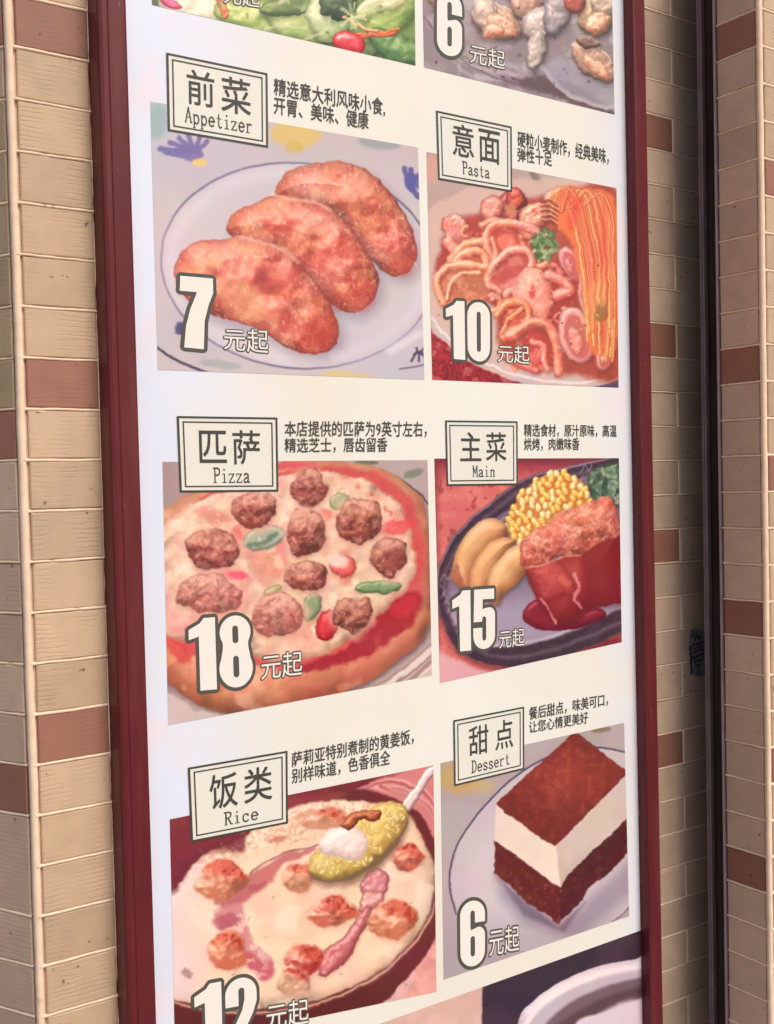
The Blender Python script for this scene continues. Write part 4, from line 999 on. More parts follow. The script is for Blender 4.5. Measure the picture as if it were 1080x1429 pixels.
    for k in range(34):
        x, y = R.uniform(130, 950), R.uniform(340, 920); A = math.radians(R.uniform(-50, 20)); L = R.uniform(5, 14)
        P.flat(('l', [(x, y), (x + L * math.cos(A), y + L * math.sin(A))], R.uniform(1.5, 3.5)), (150, 128, 104), .6, 3)
    P.put(F_, I_ * sst(400, 330, Y + .25 * X - 200) * sst(.5, .62, fbm(X, Y, 10, 3, 2)) * .5, (206, 140, 120))
    P.flat(('e', 458, 424, 32, 11, -18), (190, 120, 96), .8, 6, 8, 14); P.flat(('e', 550, 336, 40, 13, -30), (206, 150, 118), .7, 8, 8, 14)
    P.flat(('e', 148, 875, 20, 14, 30), (140, 96, 96), .6, 8, 8, 12)
    # spoon
    hd = catmull([(885, 300), (930, 240), (970, 180), (1000, 168), (1000, 190), (960, 250), (915, 325)])
    P.blob(('p', hd), (150, 120, 122), (232, 214, 214), R=12, bump=0, spec_a=.5, seed=2)
    bowl = catmull([(568, 520), (600, 460), (660, 400), (740, 340), (830, 300), (890, 305), (908, 350), (880, 420), (820, 490), (740, 545), (650, 570), (590, 560)])
    P.shadow(('p', bowl), .6, 14, (110, 70, 60), 4, 16); P.flat(('p', bowl), (120, 96, 70), 1, 3)
    rc = catmull([(566, 510), (600, 450), (660, 390), (740, 330), (830, 292), (892, 300), (904, 350), (870, 410), (810, 475), (730, 530), (650, 560), (590, 550)])
    P.blob(('p', rc), (184, 150, 72), (238, 212, 128), R=44, bump=.5, bsc=30, warp=4, spec_a=.08, seed=3, edge=.2, mott=(222, 190, 100), msc=40, soft=3)
    R = np.random.RandomState(4)
    for k in range(190):
        x, y = R.uniform(570, 900), R.uniform(300, 560)
        if P.d_poly(np.array([x]), np.array([y]), rc)[0] > -8: continue
        c_ = [((216, 184, 92), (250, 230, 152)), ((228, 206, 130), (252, 242, 200)), ((188, 154, 72), (230, 206, 122))][R.randint(3)]
        P.blob(('e', x, y, 11, 5.5, R.uniform(0, 180)), c_[0], c_[1], R=6, bump=0, spec_a=.06, seed=k, soft=3, a=.8)
    P.blob(('p', catmull([(600, 440), (640, 390), (700, 370), (760, 400), (770, 440), (730, 490), (670, 480), (620, 470)])), (206, 184, 176), (252, 240, 232), R=40, bump=.3, bsc=22, warp=6, spec_a=.1, seed=9, edge=.1, soft=4)
    P.blob(('p', catmull([(670, 370), (710, 335), (780, 320), (818, 325), (800, 355), (740, 360), (700, 385)])), (110, 44, 30), (206, 120, 84), R=22, bump=.6, bsc=12, warp=6, spec_a=.15, seed=19)
    P.put(F_, np.exp(-((P.d_poly(X, Y, rim) + 2) / 5) ** 2) * sst(560, 700, Y) * .8, (226, 190, 162)); P.put(F_, np.exp(-((P.d_poly(X, Y, rim) - 5) / 3) ** 2) * sst(560, 700, Y) * .6, (120, 60, 50)); P.warp = (4, 1.8)
    return P

# ------------------------------------------------------------------ layered cake
def art_cake():
    P = Paint([(614.6, 1065), (870.6, 1008.6), (877.8, 1278.3), (619, 1367)], origin=(590, 960), scale=3.047)
    P.warp = (0.7, 0.8); X, Y = P.X, P.Y
    P.base((172, 165, 168))
    P.tint((160, 152, 152), sst(.45, .7, fbm(X, Y, 200, 3, 2)) * .5)
    P.flat(('e', 150, 390, 90, 66, 10), (190, 158, 92), .8, 26, 16, 60, 3); P.flat(('e', 250, 415, 50, 30, 0), (196, 172, 116), .6, 18)
    P.flat(('e', 760, 178, 40, 12, -8), (120, 108, 82), .8, 7, 6)
    arcp = catopen([(140, 960), (114, 850), (122, 740), (160, 640), (230, 540), (330, 430), (430, 350), (540, 290), (660, 258), (760, 254), (860, 272), (900, 285)])
    inn = catmull([(150, 960), (118, 850), (126, 740), (164, 640), (234, 540), (334, 430), (434, 350), (544, 290), (664, 260), (764, 256), (864, 274), (960, 340), (960, 800), (880, 940), (700, 1060), (500, 1120), (300, 1120), (200, 1060)])
    P.flat(('p', inn), (189, 184, 192), 1, 4)
    P.tint((206, 202, 212), (1 - sst(-120, 0, P.d_poly(X, Y, inn))) * sst(560, 300, X) * .45)
    P.flat(('l', arcp, 3.6), (66, 58, 92), .9, 2)
    P.flat(('l', catopen([(800, 998), (850, 960), (890, 920)]), 3), (80, 72, 104), .8, 2); P.flat(('l', catopen([(360, 1112), (440, 1122), (520, 1112)]), 2.4), (110, 102, 124), .5, 3)
    P.tint((160, 150, 164), sst(900, 1080, Y) * .5)
    P.shadow(('p', [(300, 800), (575, 1000), (870, 720), (880, 860), (640, 1060), (420, 990), (320, 880)]), .42, 36, (100, 92, 120), 10, 14)
    P.shadow(('p', [(300, 780), (575, 1005), (690, 900), (600, 1030), (430, 960)]), .5, 14, (80, 60, 84), 0, 8)
    top = [(640, 190), (662, 196), (862, 350), (864, 368), (565, 672), (500, 640), (420, 578), (350, 530), (310, 490)]
    cl = [(310, 488), (360, 530), (430, 580), (505, 640), (568, 668), (570, 700), (586, 846), (540, 818), (470, 765), (400, 712), (340, 672), (305, 648)]
    crr = [(565, 668), (640, 600), (730, 510), (864, 388), (868, 552), (800, 620), (720, 690), (650, 760), (610, 800), (586, 846)]
    sl_ = [(305, 648), (340, 672), (400, 712), (470, 768), (540, 820), (588, 848), (590, 920), (575, 1002), (520, 960), (440, 910), (370, 840), (304, 790)]
    sr = [(586, 846), (610, 802), (650, 762), (720, 692), (800, 622), (868, 550), (870, 700), (820, 760), (760, 810), (700, 850), (680, 900), (630, 950), (578, 1000)]
    P.flat(('p', sl_), (104, 40, 38), 1, 4, 6, 16, 3, .3, 22, (78, 26, 28)); P.flat(('p', sr), (86, 36, 40), 1, 4, 6, 16, 4, .3, 22, (64, 24, 30))
    for (pp_, sd) in ((sl_, 1), (sr, 2)):
        s_, XX, YY, d = P.shape(('p', pp_)); m = sst(0, -5, d)
        P.put(s_, m * sst(.54, .68, fbm(XX, YY, 22, sd, 3)) * .25, (136, 70, 58)); P.put(s_, m * sst(.56, .7, fbm(XX, YY, 16, sd + 5, 2)) * .4, (80, 28, 36))
    P.flat(('p', cl), (224, 212, 196), 1, 3.5, 4, 14, 6, .03, 60); P.flat(('p', crr), (202, 188, 178), 1, 3.5, 4, 14, 7, .03, 60)
    s_, XX, YY, d = P.shape(('p', cl)); P.put(s_, (1 - sst(-3, 3, d)) * sst(430, 580, XX) * .35, (240, 230, 214))
    s_, XX, YY, d = P.shape(('p', crr)); P.put(s_, (1 - sst(-3, 3, d)) * sst(-60, 0, d) * sst(600, 800, YY) * .4, (176, 156, 148))
    P.flat(('p', top), (112, 42, 38), 1, 3, 4, 14, 3, .10, 24)
    s_, XX, YY, d = P.shape(('p', top)); m = sst(0, -6, d)
    cen = np.exp(-(((XX - 610) / 190) ** 2 + ((YY - 380) / 140) ** 2))
    P.put(s_, m * cen * .6, (168, 68, 54))
    P.put(s_, m * sst(.50, .68, fbm(XX, YY, 22, 5, 3)) * (.05 + .40 * cen), (176, 86, 66))
    P.put(s_, m * sst(.52, .70, fbm(XX, YY, 30, 25, 3)) * .22, (112, 34, 36))
    P.put(s_, m * sst(.6, .72, fbm(XX, YY, 34, 45, 2)) * .12, (176, 80, 70))
    P.flat(('l', catopen([(560, 676), (640, 604), (730, 514), (860, 386)]), 3), (236, 190, 170), .5, 4)
    P.speck(60, 330, 700, 870, 980, 2, 4, [(190, 110, 84), (70, 18, 24)], .6, 1.3, seed=3, inside=catmull(sl_))
    P.flat(('p', [(88, 1238), (146, 1256), (88, 1276)]), (88, 78, 92), .95, 4)
    return P

# ------------------------------------------------------------------ salad (lower edge in view), clams, drinks
def art_salad():
    P = Paint([(199, -250), (577, -130), (579.6, 91.7), (212, 7)], origin=(170, 0), scale=2.4)
    X, Y = P.X, P.Y
    P.base((116, 150, 84))
    R = np.random.RandomState(6)
    P.put((slice(None), slice(None)), sst(.5, .7, fbm(X, Y, 120, 3, 3)) * .8, (70, 104, 56))
    def leaf(cx, cy, rx, ry, an, lo, hi, sd):
        sp = ('e', cx, cy, rx, ry, an); P.shadow(sp, .45, 16, (34, 50, 26), 4, 10)
        P.blob(sp, lo, hi, R=min(rx, ry) * .8, bump=.4, bsc=34, warp=16, wsc=50, spec_a=.18, seed=sd, edge=.3, soft=2)
    G = [((54, 84, 40), (130, 166, 88)), ((96, 134, 60), (190, 212, 140)), ((40, 70, 40), (100, 136, 84)), ((120, 156, 84), (214, 228, 172))]
    for k in range(26): c_ = G[R.randint(4)]; leaf(R.uniform(80, 980), R.uniform(-600, -40), R.uniform(60, 130), R.uniform(36, 80), R.uniform(0, 180), c_[0], c_[1], k)
    leaf(230, 10, 130, 70, 20, (176, 190, 156), (238, 240, 214), 40); leaf(480, 70, 170, 56, 14, (112, 150, 66), (196, 216, 130), 41); leaf(600, 80, 120, 60, 18, (130, 164, 84), (206, 222, 150), 42)
    leaf(560, 20, 110, 30, -12, (60, 92, 50), (130, 160, 92), 43); leaf(690, 60, 80, 74, 40, (150, 176, 110), (226, 234, 186), 44); leaf(720, 20, 60, 50, 0, (44, 68, 44), (96, 120, 84), 45)
    leaf(900, 50, 90, 60, -30, (100, 140, 66), (190, 212, 120), 46); leaf(920, 160, 110, 50, 24, (50, 96, 50), (120, 164, 96), 47); leaf(870, 10, 90, 30, -20, (170, 190, 120), (232, 238, 188), 48)
    leaf(800, 170, 60, 30, 14, (50, 80, 44), (110, 140, 84), 49)
    for pts in ([(430, 120), (520, 90), (600, 95)], [(600, 140), (680, 100), (700, 60)]): P.flat(('l', catopen(pts), 3), (222, 232, 190), .6, 3)
    for (pts, c_) in (([(300, -60), (325, 0), (350, 62)], (226, 110, 66)), ([(340, -20), (350, 30), (345, 60)], (232, 130, 84)), ([(770, 124), (850, 112), (925, 98)], (226, 106, 56)), ([(780, 134), (860, 118), (915, 112)], (206, 84, 48)), ([(740, 60), (800, 92), (850, 104)], (232, 170, 110))):
        P.ring(catopen(pts), 6, tuple(int(k * .75) for k in c_), tuple(min(255, int(k * 1.15)) for k in c_), seed=3)
    P.blob(('e', 758, 145, 60, 36, 16), (170, 16, 34), (240, 84, 92), R=30, bump=.15, bsc=16, spec_a=.7, spec_p=34, seed=4)
    P.blob(('e', 150, 2, 50, 18, 24), (190, 30, 84), (240, 130, 170), R=14, bump=.2, bsc=12, spec_a=.3, seed=4)
    for k in range(16):
        a = R.uniform(0, 6.28); P.flat(('l', [(770, 60), (770 + 46 * math.cos(a), 56 + 44 * math.sin(a))], 3.4), (206, 220, 160), .7, 3, 3, 8, k)
    P.speck(60, 200, -100, 980, 200, 3, 7, [(230, 236, 200), (60, 84, 40), (200, 212, 150)], .5, 2, seed=7)
    return P
def art_clams():
    P = Paint([(586, -170), (852, -85), (857.3, 160), (591.6, 94)], origin=(570, 0), scale=2.551)
    X, Y = P.X, P.Y
    P.base((158, 150, 154))
    P.put((slice(None), slice(None)), sst(.45, .65, fbm(X, Y, 90, 3, 3)) * .6, (126, 116, 120))
    P.put((slice(None), slice(None)), sst(.55, .7, fbm(X, Y, 60, 9, 3)) * .5, (192, 188, 196))
    P.flat(('p', [(300, 290), (440, 270), (600, 300), (740, 400), (740, 440), (560, 360), (400, 310)]), (92, 76, 76), .9, 10, 8)
    for k in range(7): P.flat(('l', catopen([(60 + k * 20, 60 + k * 26), (200, 190 + k * 18), (380, 240 + k * 14)]), 5), [(196, 190, 196), (120, 110, 116)][k % 2], .45, 8)
    P.flat(('l', catopen([(470, 230), (560, 330), (680, 375), (745, 370)]), 9), (206, 204, 212), .8, 5); P.flat(('l', catopen([(50, 60), (110, 130), (220, 240), (380, 300)]), 3), (88, 78, 84), .7, 3)
    P.flat(('p', [(470, 240), (540, 200), (730, 300), (740, 380), (640, 370), (540, 320)]), (150, 150, 164), .8, 10)
    sh = [(320, 80, 96, 66, 24, (226, 186, 152)), (270, 50, 50, 60, -20, (222, 196, 176)), (420, 20, 60, 50, 0, (206, 166, 140)), (460, 90, 64, 60, -30, (206, 192, 180)), (530, 40, 46, 96, 8, (188, 180, 180)), (455, 180, 36, 74, 14, (206, 198, 186)),
          (670, 60, 74, 70, -20, (214, 184, 140)), (700, 20, 50, 40, 10, (226, 200, 170)), (660, 220, 100, 50, 42, (222, 176, 156)), (590, 10, 40, 36, 0, (206, 106, 84)), (640, 150, 40, 24, 20, (150, 120, 104))]
    R = np.random.RandomState(2)
    for k in range(16): sh.insert(0, (R.uniform(80, 740), R.uniform(-400, -40), R.uniform(50, 90), R.uniform(36, 60), R.uniform(0, 180), [(214, 184, 150), (190, 180, 184), (222, 160, 130)][R.randint(3)]))
    for i, (cx, cy, rx, ry, an, c_) in enumerate(sh):
        sp = ('e', cx, cy, rx, ry, an); P.shadow(sp, .5, 14, (60, 48, 52), 4, 10)
        P.blob(sp, tuple(int(k * .52) for k in c_), tuple(min(255, int(k * 1.06)) for k in c_), R=min(rx, ry) * .7, bump=.3, bsc=22, warp=6, wsc=30, spec_a=.25, seed=i, edge=.3, rim=(226, 220, 222), mott=tuple(int(k * .8) for k in c_), msc=40)
    for i, (cx, cy, rx, ry, an) in enumerate(((330, 90, 62, 40, 30), (670, 80, 50, 36, -20), (670, 240, 62, 26, 46), (300, 110, 40, 30, 10))):
        P.blob(('e', cx, cy, rx, ry, an), (190, 112, 84), (244, 204, 170), R=26, bump=.35, bsc=16, warp=8, spec_a=.3, seed=40 + i, a=.85, soft=5)
    P.speck(70, 60, -100, 740, 340, 2, 5, [(50, 40, 40), (90, 80, 70), (120, 120, 70)], .7, 1.5, seed=3)
    return P
def art_drink():
    P = Paint([(470, 1450), (897.5, 1297), (903, 1560), (476, 1700)], origin=(590, 960), scale=3.047)
    X, Y = P.X, P.Y
    P.base((206, 170, 160)); P.warp = (1.2, .6)
    P.put((slice(None), slice(None)), sst(.4, .7, fbm(X, Y, 90, 3, 3)) * .5, (224, 190, 182))
    P.put((slice(None), slice(None)), sst(246, 256, X + (fbm(X, Y, 30, 3) - .5) * 8), (54, 44, 60))
    P.put((slice(None), slice(None)), sst(246, 262, X) * sst(.4, .7, fbm(X, Y, 160, 13, 2)) * .5, (74, 58, 70))
    cup = catmull([(400, 1440), (470, 1330), (600, 1240), (760, 1180), (900, 1155), (1000, 1150), (1000, 1800), (400, 1800)])
    P.blob(('p', cup), (150, 140, 160), (222, 214, 224), R=60, bump=0, spec_a=.1, seed=1, edge=.05, L=(-.3, -.8, .5))
    P.flat(('p', catmull([(520, 1440), (620, 1340), (760, 1275), (880, 1240), (1000, 1230), (1000, 1290), (900, 1310), (760, 1370), (660, 1440)])), (112, 92, 104), 1, 10)
    P.flat(('p', catmull([(560, 1440), (700, 1350), (860, 1285), (1000, 1265), (1000, 1330), (860, 1330), (720, 1400), (660, 1440)])), (84, 60, 66), .8, 16)
    P.flat(('l', catopen([(430, 1440), (500, 1350), (640, 1262), (800, 1205), (960, 1180)]), 10), (240, 234, 240), .8, 8)
    P.flat(('p', catmull([(640, 1440), (760, 1380), (900, 1330), (1000, 1320), (1000, 1700), (600, 1700)])), (212, 202, 220), 1, 8)
    return P
PICS = []
def add_picture(name, P, label):
    img = P.finish(name)
    t = NT('print_' + name); tx = t.n('ShaderNodeTexImage'); tx.image = img; tx.extension = 'EXTEND'; tx.interpolation = 'Cubic'
    uvn = t.n('ShaderNodeUVMap'); uvn.uv_map = 'uv'; t.l(uvn.outputs[0], tx.inputs[0])
    film(t, tx.outputs[0])
    o = flat('food_picture', P.quad, sg, t.m, 0.0003, 10); o['label'] = label
    PICS.append(o); return o

# ------------------------------------------------------------------ lettering
def ink(name, c, rough=.45):
    t = NT(name); t.b.inputs['Base Color'].default_value = (*c, 1); t.b.inputs['Roughness'].default_value = rough
    t.b.inputs['Specular IOR Level'].default_value = 0.3
    return t.m
INK_D = ink('dark_grey_ink', (0.06, 0.057, 0.05)); INK_O = ink('outline_ink', (0.085, 0.082, 0.072))
INK_W = ink('white_ink', (0.80, 0.77, 0.72)); INK_P = ink('panel_ink', (0.74, 0.73, 0.67))

def text2d(txt, offset=0.0, res=3):
    cu = bpy.data.curves.new('t', 'FONT'); cu.body = txt; cu.size = 1.0; cu.resolution_u = res; cu.offset = offset
    o = bpy.data.objects.new('t', cu); COL.objects.link(o)
    dg = bpy.context.evaluated_depsgraph_get(); me = bpy.data.meshes.new_from_object(o.evaluated_get(dg))
    V = np.array([v.co[:2] for v in me.vertices]) if len(me.vertices) else np.zeros((0, 2)); F = [tuple(p.vertices) for p in me.polygons]
    bpy.data.objects.remove(o); bpy.data.curves.remove(cu); bpy.data.meshes.remove(me)
    return V, F
def curve2d(loops, offset=0.0):
    cu = bpy.data.curves.new('c', 'CURVE'); cu.dimensions = '2D'; cu.fill_mode = 'BOTH'; cu.offset = offset
    for L in loops:
        sp = cu.splines.new('POLY'); sp.points.add(len(L) - 1); sp.use_cyclic_u = True
        for p, q in zip(sp.points, L): p.co = (q[0], q[1], 0, 1)
    o = bpy.data.objects.new('c', cu); COL.objects.link(o)
    dg = bpy.context.evaluated_depsgraph_get(); me = bpy.data.meshes.new_from_object(o.evaluated_get(dg))
    V = np.array([v.co[:2] for v in me.vertices]); F = [tuple(p.vertices) for p in me.polygons]
    bpy.data.objects.remove(o); bpy.data.curves.remove(cu); bpy.data.meshes.remove(me)
    return V, F
def lay(name, V, F, quad, parent, mat, lift, bbox=None, zz=None):
    """lay flat 2-D shapes (bbox -> quad TL TR BR BL of photo points) on the sign face"""
    b = bbox or (V[:, 0].min(), V[:, 1].min(), V[:, 0].max(), V[:, 1].max())
    s = (V[:, 0] - b[0]) / (b[2] - b[0]); t_ = 1 - (V[:, 1] - b[1]) / (b[3] - b[1])
    q = np.array([px2plane(*p) for p in quad], float)
    P = ((q[0] * (1 - s[:, None]) + q[1] * s[:, None]) * (1 - t_[:, None]) + (q[3] * (1 - s[:, None]) + q[2] * s[:, None]) * t_[:, None])
    vs = [Vector((p[0] * S, YS - lift - (zz[i] if zz is not None else 0), H0 + p[1] * S)) - SO for i, p in enumerate(P)]
    me = mesh_from(name, vs, F)
    # faces must look at the viewer (-Y)
    bm = bmesh.new(); bm.from_mesh(me); bm.normal_update()
    for f in bm.faces:
        if f.normal.y > 0: f.normal_flip()
    bm.to_mesh(me); bm.free()
    return link(name, me, parent, [mat])
def bbx(V): return (V[:, 0].min(), V[:, 1].min(), V[:, 0].max(), V[:, 1].max())
def fatten(V, F, r, n, filled=False):
    """bolder print: copies shifted round a small circle, each a hair nearer so no two share a plane"""
    VV = []; FF = []; Z = []; m = len(V)
    for k in range(n):
        a = 2 * math.pi * (k + .5) / n
        VV.append(V + np.array([r * math.cos(a), r * math.sin(a)])); FF += [tuple(i + k * m for i in f) for f in F]; Z += [k * 6e-6] * m
    return np.vstack(VV), FF, Z
def ribbon(strokes, hw):
    """strokes -> quads ; returns V, F, per-vertex stagger so that crossing strokes never share a plane"""
    V = []; F = []; Z = []
    for si, st in enumerate(strokes):
        w_ = hw; P = [np.array(p, float) for p in st]
        if isinstance(st[0], (int, float)): w_ = st[0]; P = [np.array(p, float) for p in st[1:]]
        n = len(P); b = len(V)
        for i in range(n):
            a = P[max(i - 1, 0)]; c = P[min(i + 1, n - 1)]; d = c - a; d = d / (np.hypot(*d) + 1e-9)
            if 0 < i < n - 1:
                d1 = P[i] - P[i - 1]; d1 /= np.hypot(*d1) + 1e-9; k = 1 / max(.5, float(d @ d1))
            else: k = 1
            nn = np.array([-d[1], d[0]]) * w_ * k; e = d * w_ * .4 * ((i == n - 1) - (i == 0))
            V += [P[i] + nn + e, P[i] - nn + e]; Z += [si * 2e-6] * 2
            if i: F.append((b + 2 * i - 2, b + 2 * i - 1, b + 2 * i + 1, b + 2 * i))
    return np.array(V), F, Z
def arc(cx, cy, rx, ry, a0, a1, n=12):
    return [(cx + rx * math.cos(math.radians(a0 + (a1 - a0) * i / n)), cy + ry * math.sin(math.radians(a0 + (a1 - a0) * i / n))) for i in range(n + 1)]
t_ = 2.0
LAT = {
 'A': [[(6, 0), (25, 75)], [4.4, (25, 75), (43, 0)], [t_, (11, 26), (38, 26)], [t_, (0, 1), (13, 1)], [t_, (35, 1), (50, 1)]],
 'p': [[4.0, (11, -22), (11, 45)], [t_, (3, -21), (20, -21)], [t_, (3, 44), (11, 44)], arc(26, 22, 16, 22, 150, -150, 14)],
 'e': [[(8, 24), (42, 24), *arc(25, 23, 18, 23, 5, 320, 16)]],
 't': [[4.0, (22, 66), (22, 9), (27, 1), (35, 0), (42, 6)], [t_, (8, 45), (40, 45)]],
 'i': [[4.0, (26, 45), (26, 0)], [t_, (12, 44), (26, 44)], [t_, (10, 1), (42, 1)], [5.0, (25, 63), (25, 69)]],
 'z': [[t_ + .6, (6, 44), (42, 44)], [4.0, (41, 44), (7, 1)], [t_ + .6, (6, 1), (44, 1)], [t_, (7, 44), (6, 33)], [t_, (43, 1), (44, 12)]],
 'r': [[4.0, (15, 45), (15, 0)], [t_, (4, 44), (15, 44)], [t_, (4, 1), (30, 1)], [(15, 28), (22, 41), (33, 46), (43, 40)]],
 'P': [[4.2, (13, 75), (13, 0)], [t_, (3, 1), (25, 1)], [(3, 74), (30, 74), (42, 69), (45, 57), (42, 44), (30, 38), (13, 38)]],
 'a': [[(8, 36), (16, 45), (29, 45), (36, 38), (36, 6), (40, 1), (47, 2)], [(36, 27), (18, 22), (8, 14), (8, 5), (16, 0), (26, 2), (36, 11)]],
 's': [[(40, 34), (34, 44), (17, 45), (9, 36), (14, 27), (34, 19), (42, 10), (34, 0), (15, 0), (7, 11)]],
 'M': [[t_ + 1, (8, 0), (8, 74)], [4.4, (7, 75), (25, 22)], [t_ + 1, (25, 22), (42, 75)], [4.4, (42, 75), (42, 0)], [t_, (2, 1), (15, 1)], [t_, (35, 1), (49, 1)]],
 'n': [[4.0, (12, 45), (12, 0)], [t_, (3, 44), (12, 44)], [t_, (3, 1), (21, 1)], [(12, 33), (20, 43), (31, 45), (38, 38), (38, 0)], [t_, (30, 1), (47, 1)]],
 'R': [[4.2, (13, 75), (13, 0)], [t_, (3, 1), (23, 1)], [(3, 74), (28, 74), (40, 69), (42, 57), (38, 45), (27, 39), (13, 39)], [4.2, (25, 39), (42, 2), (50, 1)]],
 'c': [arc(26, 22, 18, 23, 45, 320, 16), [5.0, (38, 38), (38, 33)]],
 'D': [[4.2, (12, 75), (12, 0)], [(3, 74), (24, 74), (38, 64), (44, 40), (40, 14), (26, 1), (3, 1)]],
}
def latin(word, hw=4.2):
    st = []
    for i, ch_ in enumerate(word):
        for s_ in LAT[ch_]:
            if isinstance(s_[0], (int, float)): st.append([s_[0]] + [(x + i * 52, y) for x, y in s_[1:]])
            else: st.append([(x + i * 52, y) for x, y in s_])
    return ribbon(st, hw)
def sub(q, u0, v0, u1, v1):
    q = np.array(q, float)
    f = lambda u, v: tuple((q[0] * (1 - u) + q[1] * u) * (1 - v) + (q[3] * (1 - u) + q[2] * u) * v)
    return [f(u0, v0), f(u1, v0), f(u1, v1), f(u0, v1)]
def pxflat(name, q, parent, mat, lift):
    return flat(name, [tuple(float(k) for k in px2plane(*p)) for p in q], parent, mat, lift, 1)
def border(q, a, b, lift, parent):
    """a rectangular line ring between insets a and b (fractions of width)"""
    ar = 1.30
    V = []
    for i in (a, b):
        V += [(i, 1 - i * ar), (1 - i, 1 - i * ar), (1 - i, i * ar), (i, i * ar)]
    F = [(k, (k + 1) % 4, 4 + (k + 1) % 4, 4 + k) for k in range(4)]
    return lay('border_line', np.array(V), F, q, parent, INK_D, lift, bbox=(0, 0, 1, 1))
def title(q, cjk, boxes, word, lb):
    p = pxflat('title_panel', q, sg, INK_P, 0.0006)
    p['label'] = 'small panel reading %s' % word
    border(q, 0.0, 0.021, 0.0009, p); border(q, 0.052, 0.066, 0.0009, p)
    for ch_, bx in zip(cjk, boxes):
        V, F = text2d(ch_, res=4); bb = bbx(V); V, F, Z = fatten(V, F, .010, 4)
        lay('lettering', V, F, sub(q, *bx), p, INK_D, 0.0009, bbox=bb, zz=Z)
    V, F, Z = latin(word)
    lay('lettering', V, F, sub(q, lb[0], lb[1], lb[2], lb[3]), p, INK_D, 0.0009, bbox=(V[:, 0].min(), 0, V[:, 0].max(), 75), zz=Z)
    return p
def caption(lines):
    root = None
    for (txt, q) in lines:
        V, F = text2d(txt, res=2); bb = bbx(V); V, F, Z = fatten(V, F, .014, 3)
        o = lay('caption', V, F, q, sg, INK_D, 0.0006, bbox=bb, zz=Z)
def rr(x0, y0, x1, y1, r, n=7):
    L = []
    for (cx, cy, a) in ((x1 - r, y1 - r, 0), (x0 + r, y1 - r, 90), (x0 + r, y0 + r, 180), (x1 - r, y0 + r, 270)):
        L += [(cx + r * math.cos(math.radians(a + 90 * i / n)), cy + r * math.sin(math.radians(a + 90 * i / n))) for i in range(n + 1)]
    return L
def ar_(cx, cy, rx, ry, a0, a1, n=14): return arc(cx, cy, rx, ry, a0, a1, n)
DIG = {
 '1': ([[(.15, 0), (.40, 0), (.40, 1), (.23, 1), (.17, .93), (0, .85), (0, .71), (.15, .75)]], .40),
 '7': ([[(0, 1), (.47, 1), (.47, .80), (.40, .62), (.345, .40), (.33, 0), (.085, 0), (.10, .30), (.15, .54), (.24, .79), (0, .79)]], .47),
 '0': ([rr(0, 0, .50, 1, .24), rr(.205, .16, .295, .84, .044)], .50),
 '8': ([ar_(.25, .77, .24, .23, -32, 212, 20) + [(.055, .60), (.05, .545)] + ar_(.25, .27, .26, .27, 152, 388, 20) + [(.45, .545), (.445, .60)], rr(.205, .615, .295, .86, .044), rr(.205, .14, .295, .44, .044)], .51),
 '6': ([[(.50, .66), *ar_(.25, .78, .25, .22, 0, 180), *ar_(.25, .22, .25, .22, 180, 360), *ar_(.36, .46, .14, .13, 0, 90), (.31, .575), (.25, .56), (.215, .55), (.205, .60), *ar_(.25, .80, .045, .05, 180, 0), (.295, .66)],
        rr(.205, .15, .295, .46, .044)], .50),
 '5': ([[(.03, 1), (.48, 1), (.48, .83), (.22, .83), (.215, .66), (.26, .68), (.35, .69), *ar_(.38, .56, .12, .13, 80, 0), *ar_(.25, .22, .25, .22, 0, -180), (0, .36), (.205, .36), (.205, .20), *ar_(.25, .19, .045, .05, 180, 360), (.295, .50), *ar_(.25, .50, .045, .05, 0, 180, 4), (.205, .46), (.01, .46)]], .50),
 '2': ([[(0, 0), (.48, 0), (.48, .17), (.245, .17), (.30, .30), (.42, .50), (.48, .66), *ar_(.24, .78, .24, .22, 0, 180), (0, .62), (.20, .62), (.20, .80), *ar_(.245, .82, .045, .045, 180, 0), (.29, .70), (.25, .55), (.12, .33), (.02, .17)]], .48),
}
def price(num, q, ow, unit_q, parent, dark_unit=False, uo_=0.05):
    x = 0; loops = []
    if not num: return price_unit(unit_q, parent, uo_)
    for c_ in num:
        L, adv = DIG[c_]
        loops += [[(a + x, b) for a, b in l] for l in L]; x += adv + .055
    w_ = x - .055
    V, F = curve2d(loops, 0.0); bb = (0, 0, w_, 1)
    Vo, Fo, Z = fatten(V, F, ow, 14, filled=True)
    lay('price_outline', Vo, Fo, q, parent, INK_O, 0.0006, bbox=bb, zz=Z)
    lay('price_number', V, F, q, parent, INK_W, 0.0010, bbox=bb)
    if unit_q: price_unit(unit_q, parent, uo_)
def price_unit(unit_q, parent, uo_):
    V, F = text2d('元起', 0.0, 3); bb = bbx(V)
    Vo, Fo, Z = fatten(V, F, uo_, 10)
    lay('price_outline', Vo, Fo, unit_q, parent, INK_O, 0.0006, bbox=bb, zz=Z)
    lay('price_unit', V, F, unit_q, parent, INK_W, 0.0010, bbox=bb)
pw = add_picture('chicken_wings', art_wings(), 'printed picture of three glazed chicken wings on a plate')
pp2 = add_picture('seafood_spaghetti', art_pasta(), 'printed picture of seafood spaghetti')
pz = add_picture('meatball_pizza', art_pizza(), 'printed picture of a meatball pizza')
pm = add_picture('cutlet_plate', art_main(), 'printed picture of a sauced cutlet with corn and potatoes')
pr2 = add_picture('baked_rice', art_rice(), 'printed picture of baked rice with a spoon')
pc = add_picture('layer_cake', art_cake(), 'printed picture of a layered cocoa cake')
ps = add_picture('mixed_salad', art_salad(), 'printed picture of a green salad')
pl2 = add_picture('clams', art_clams(), 'printed picture of clams')
pd = add_picture('drink_cup', art_drink(), 'printed picture of a white cup')

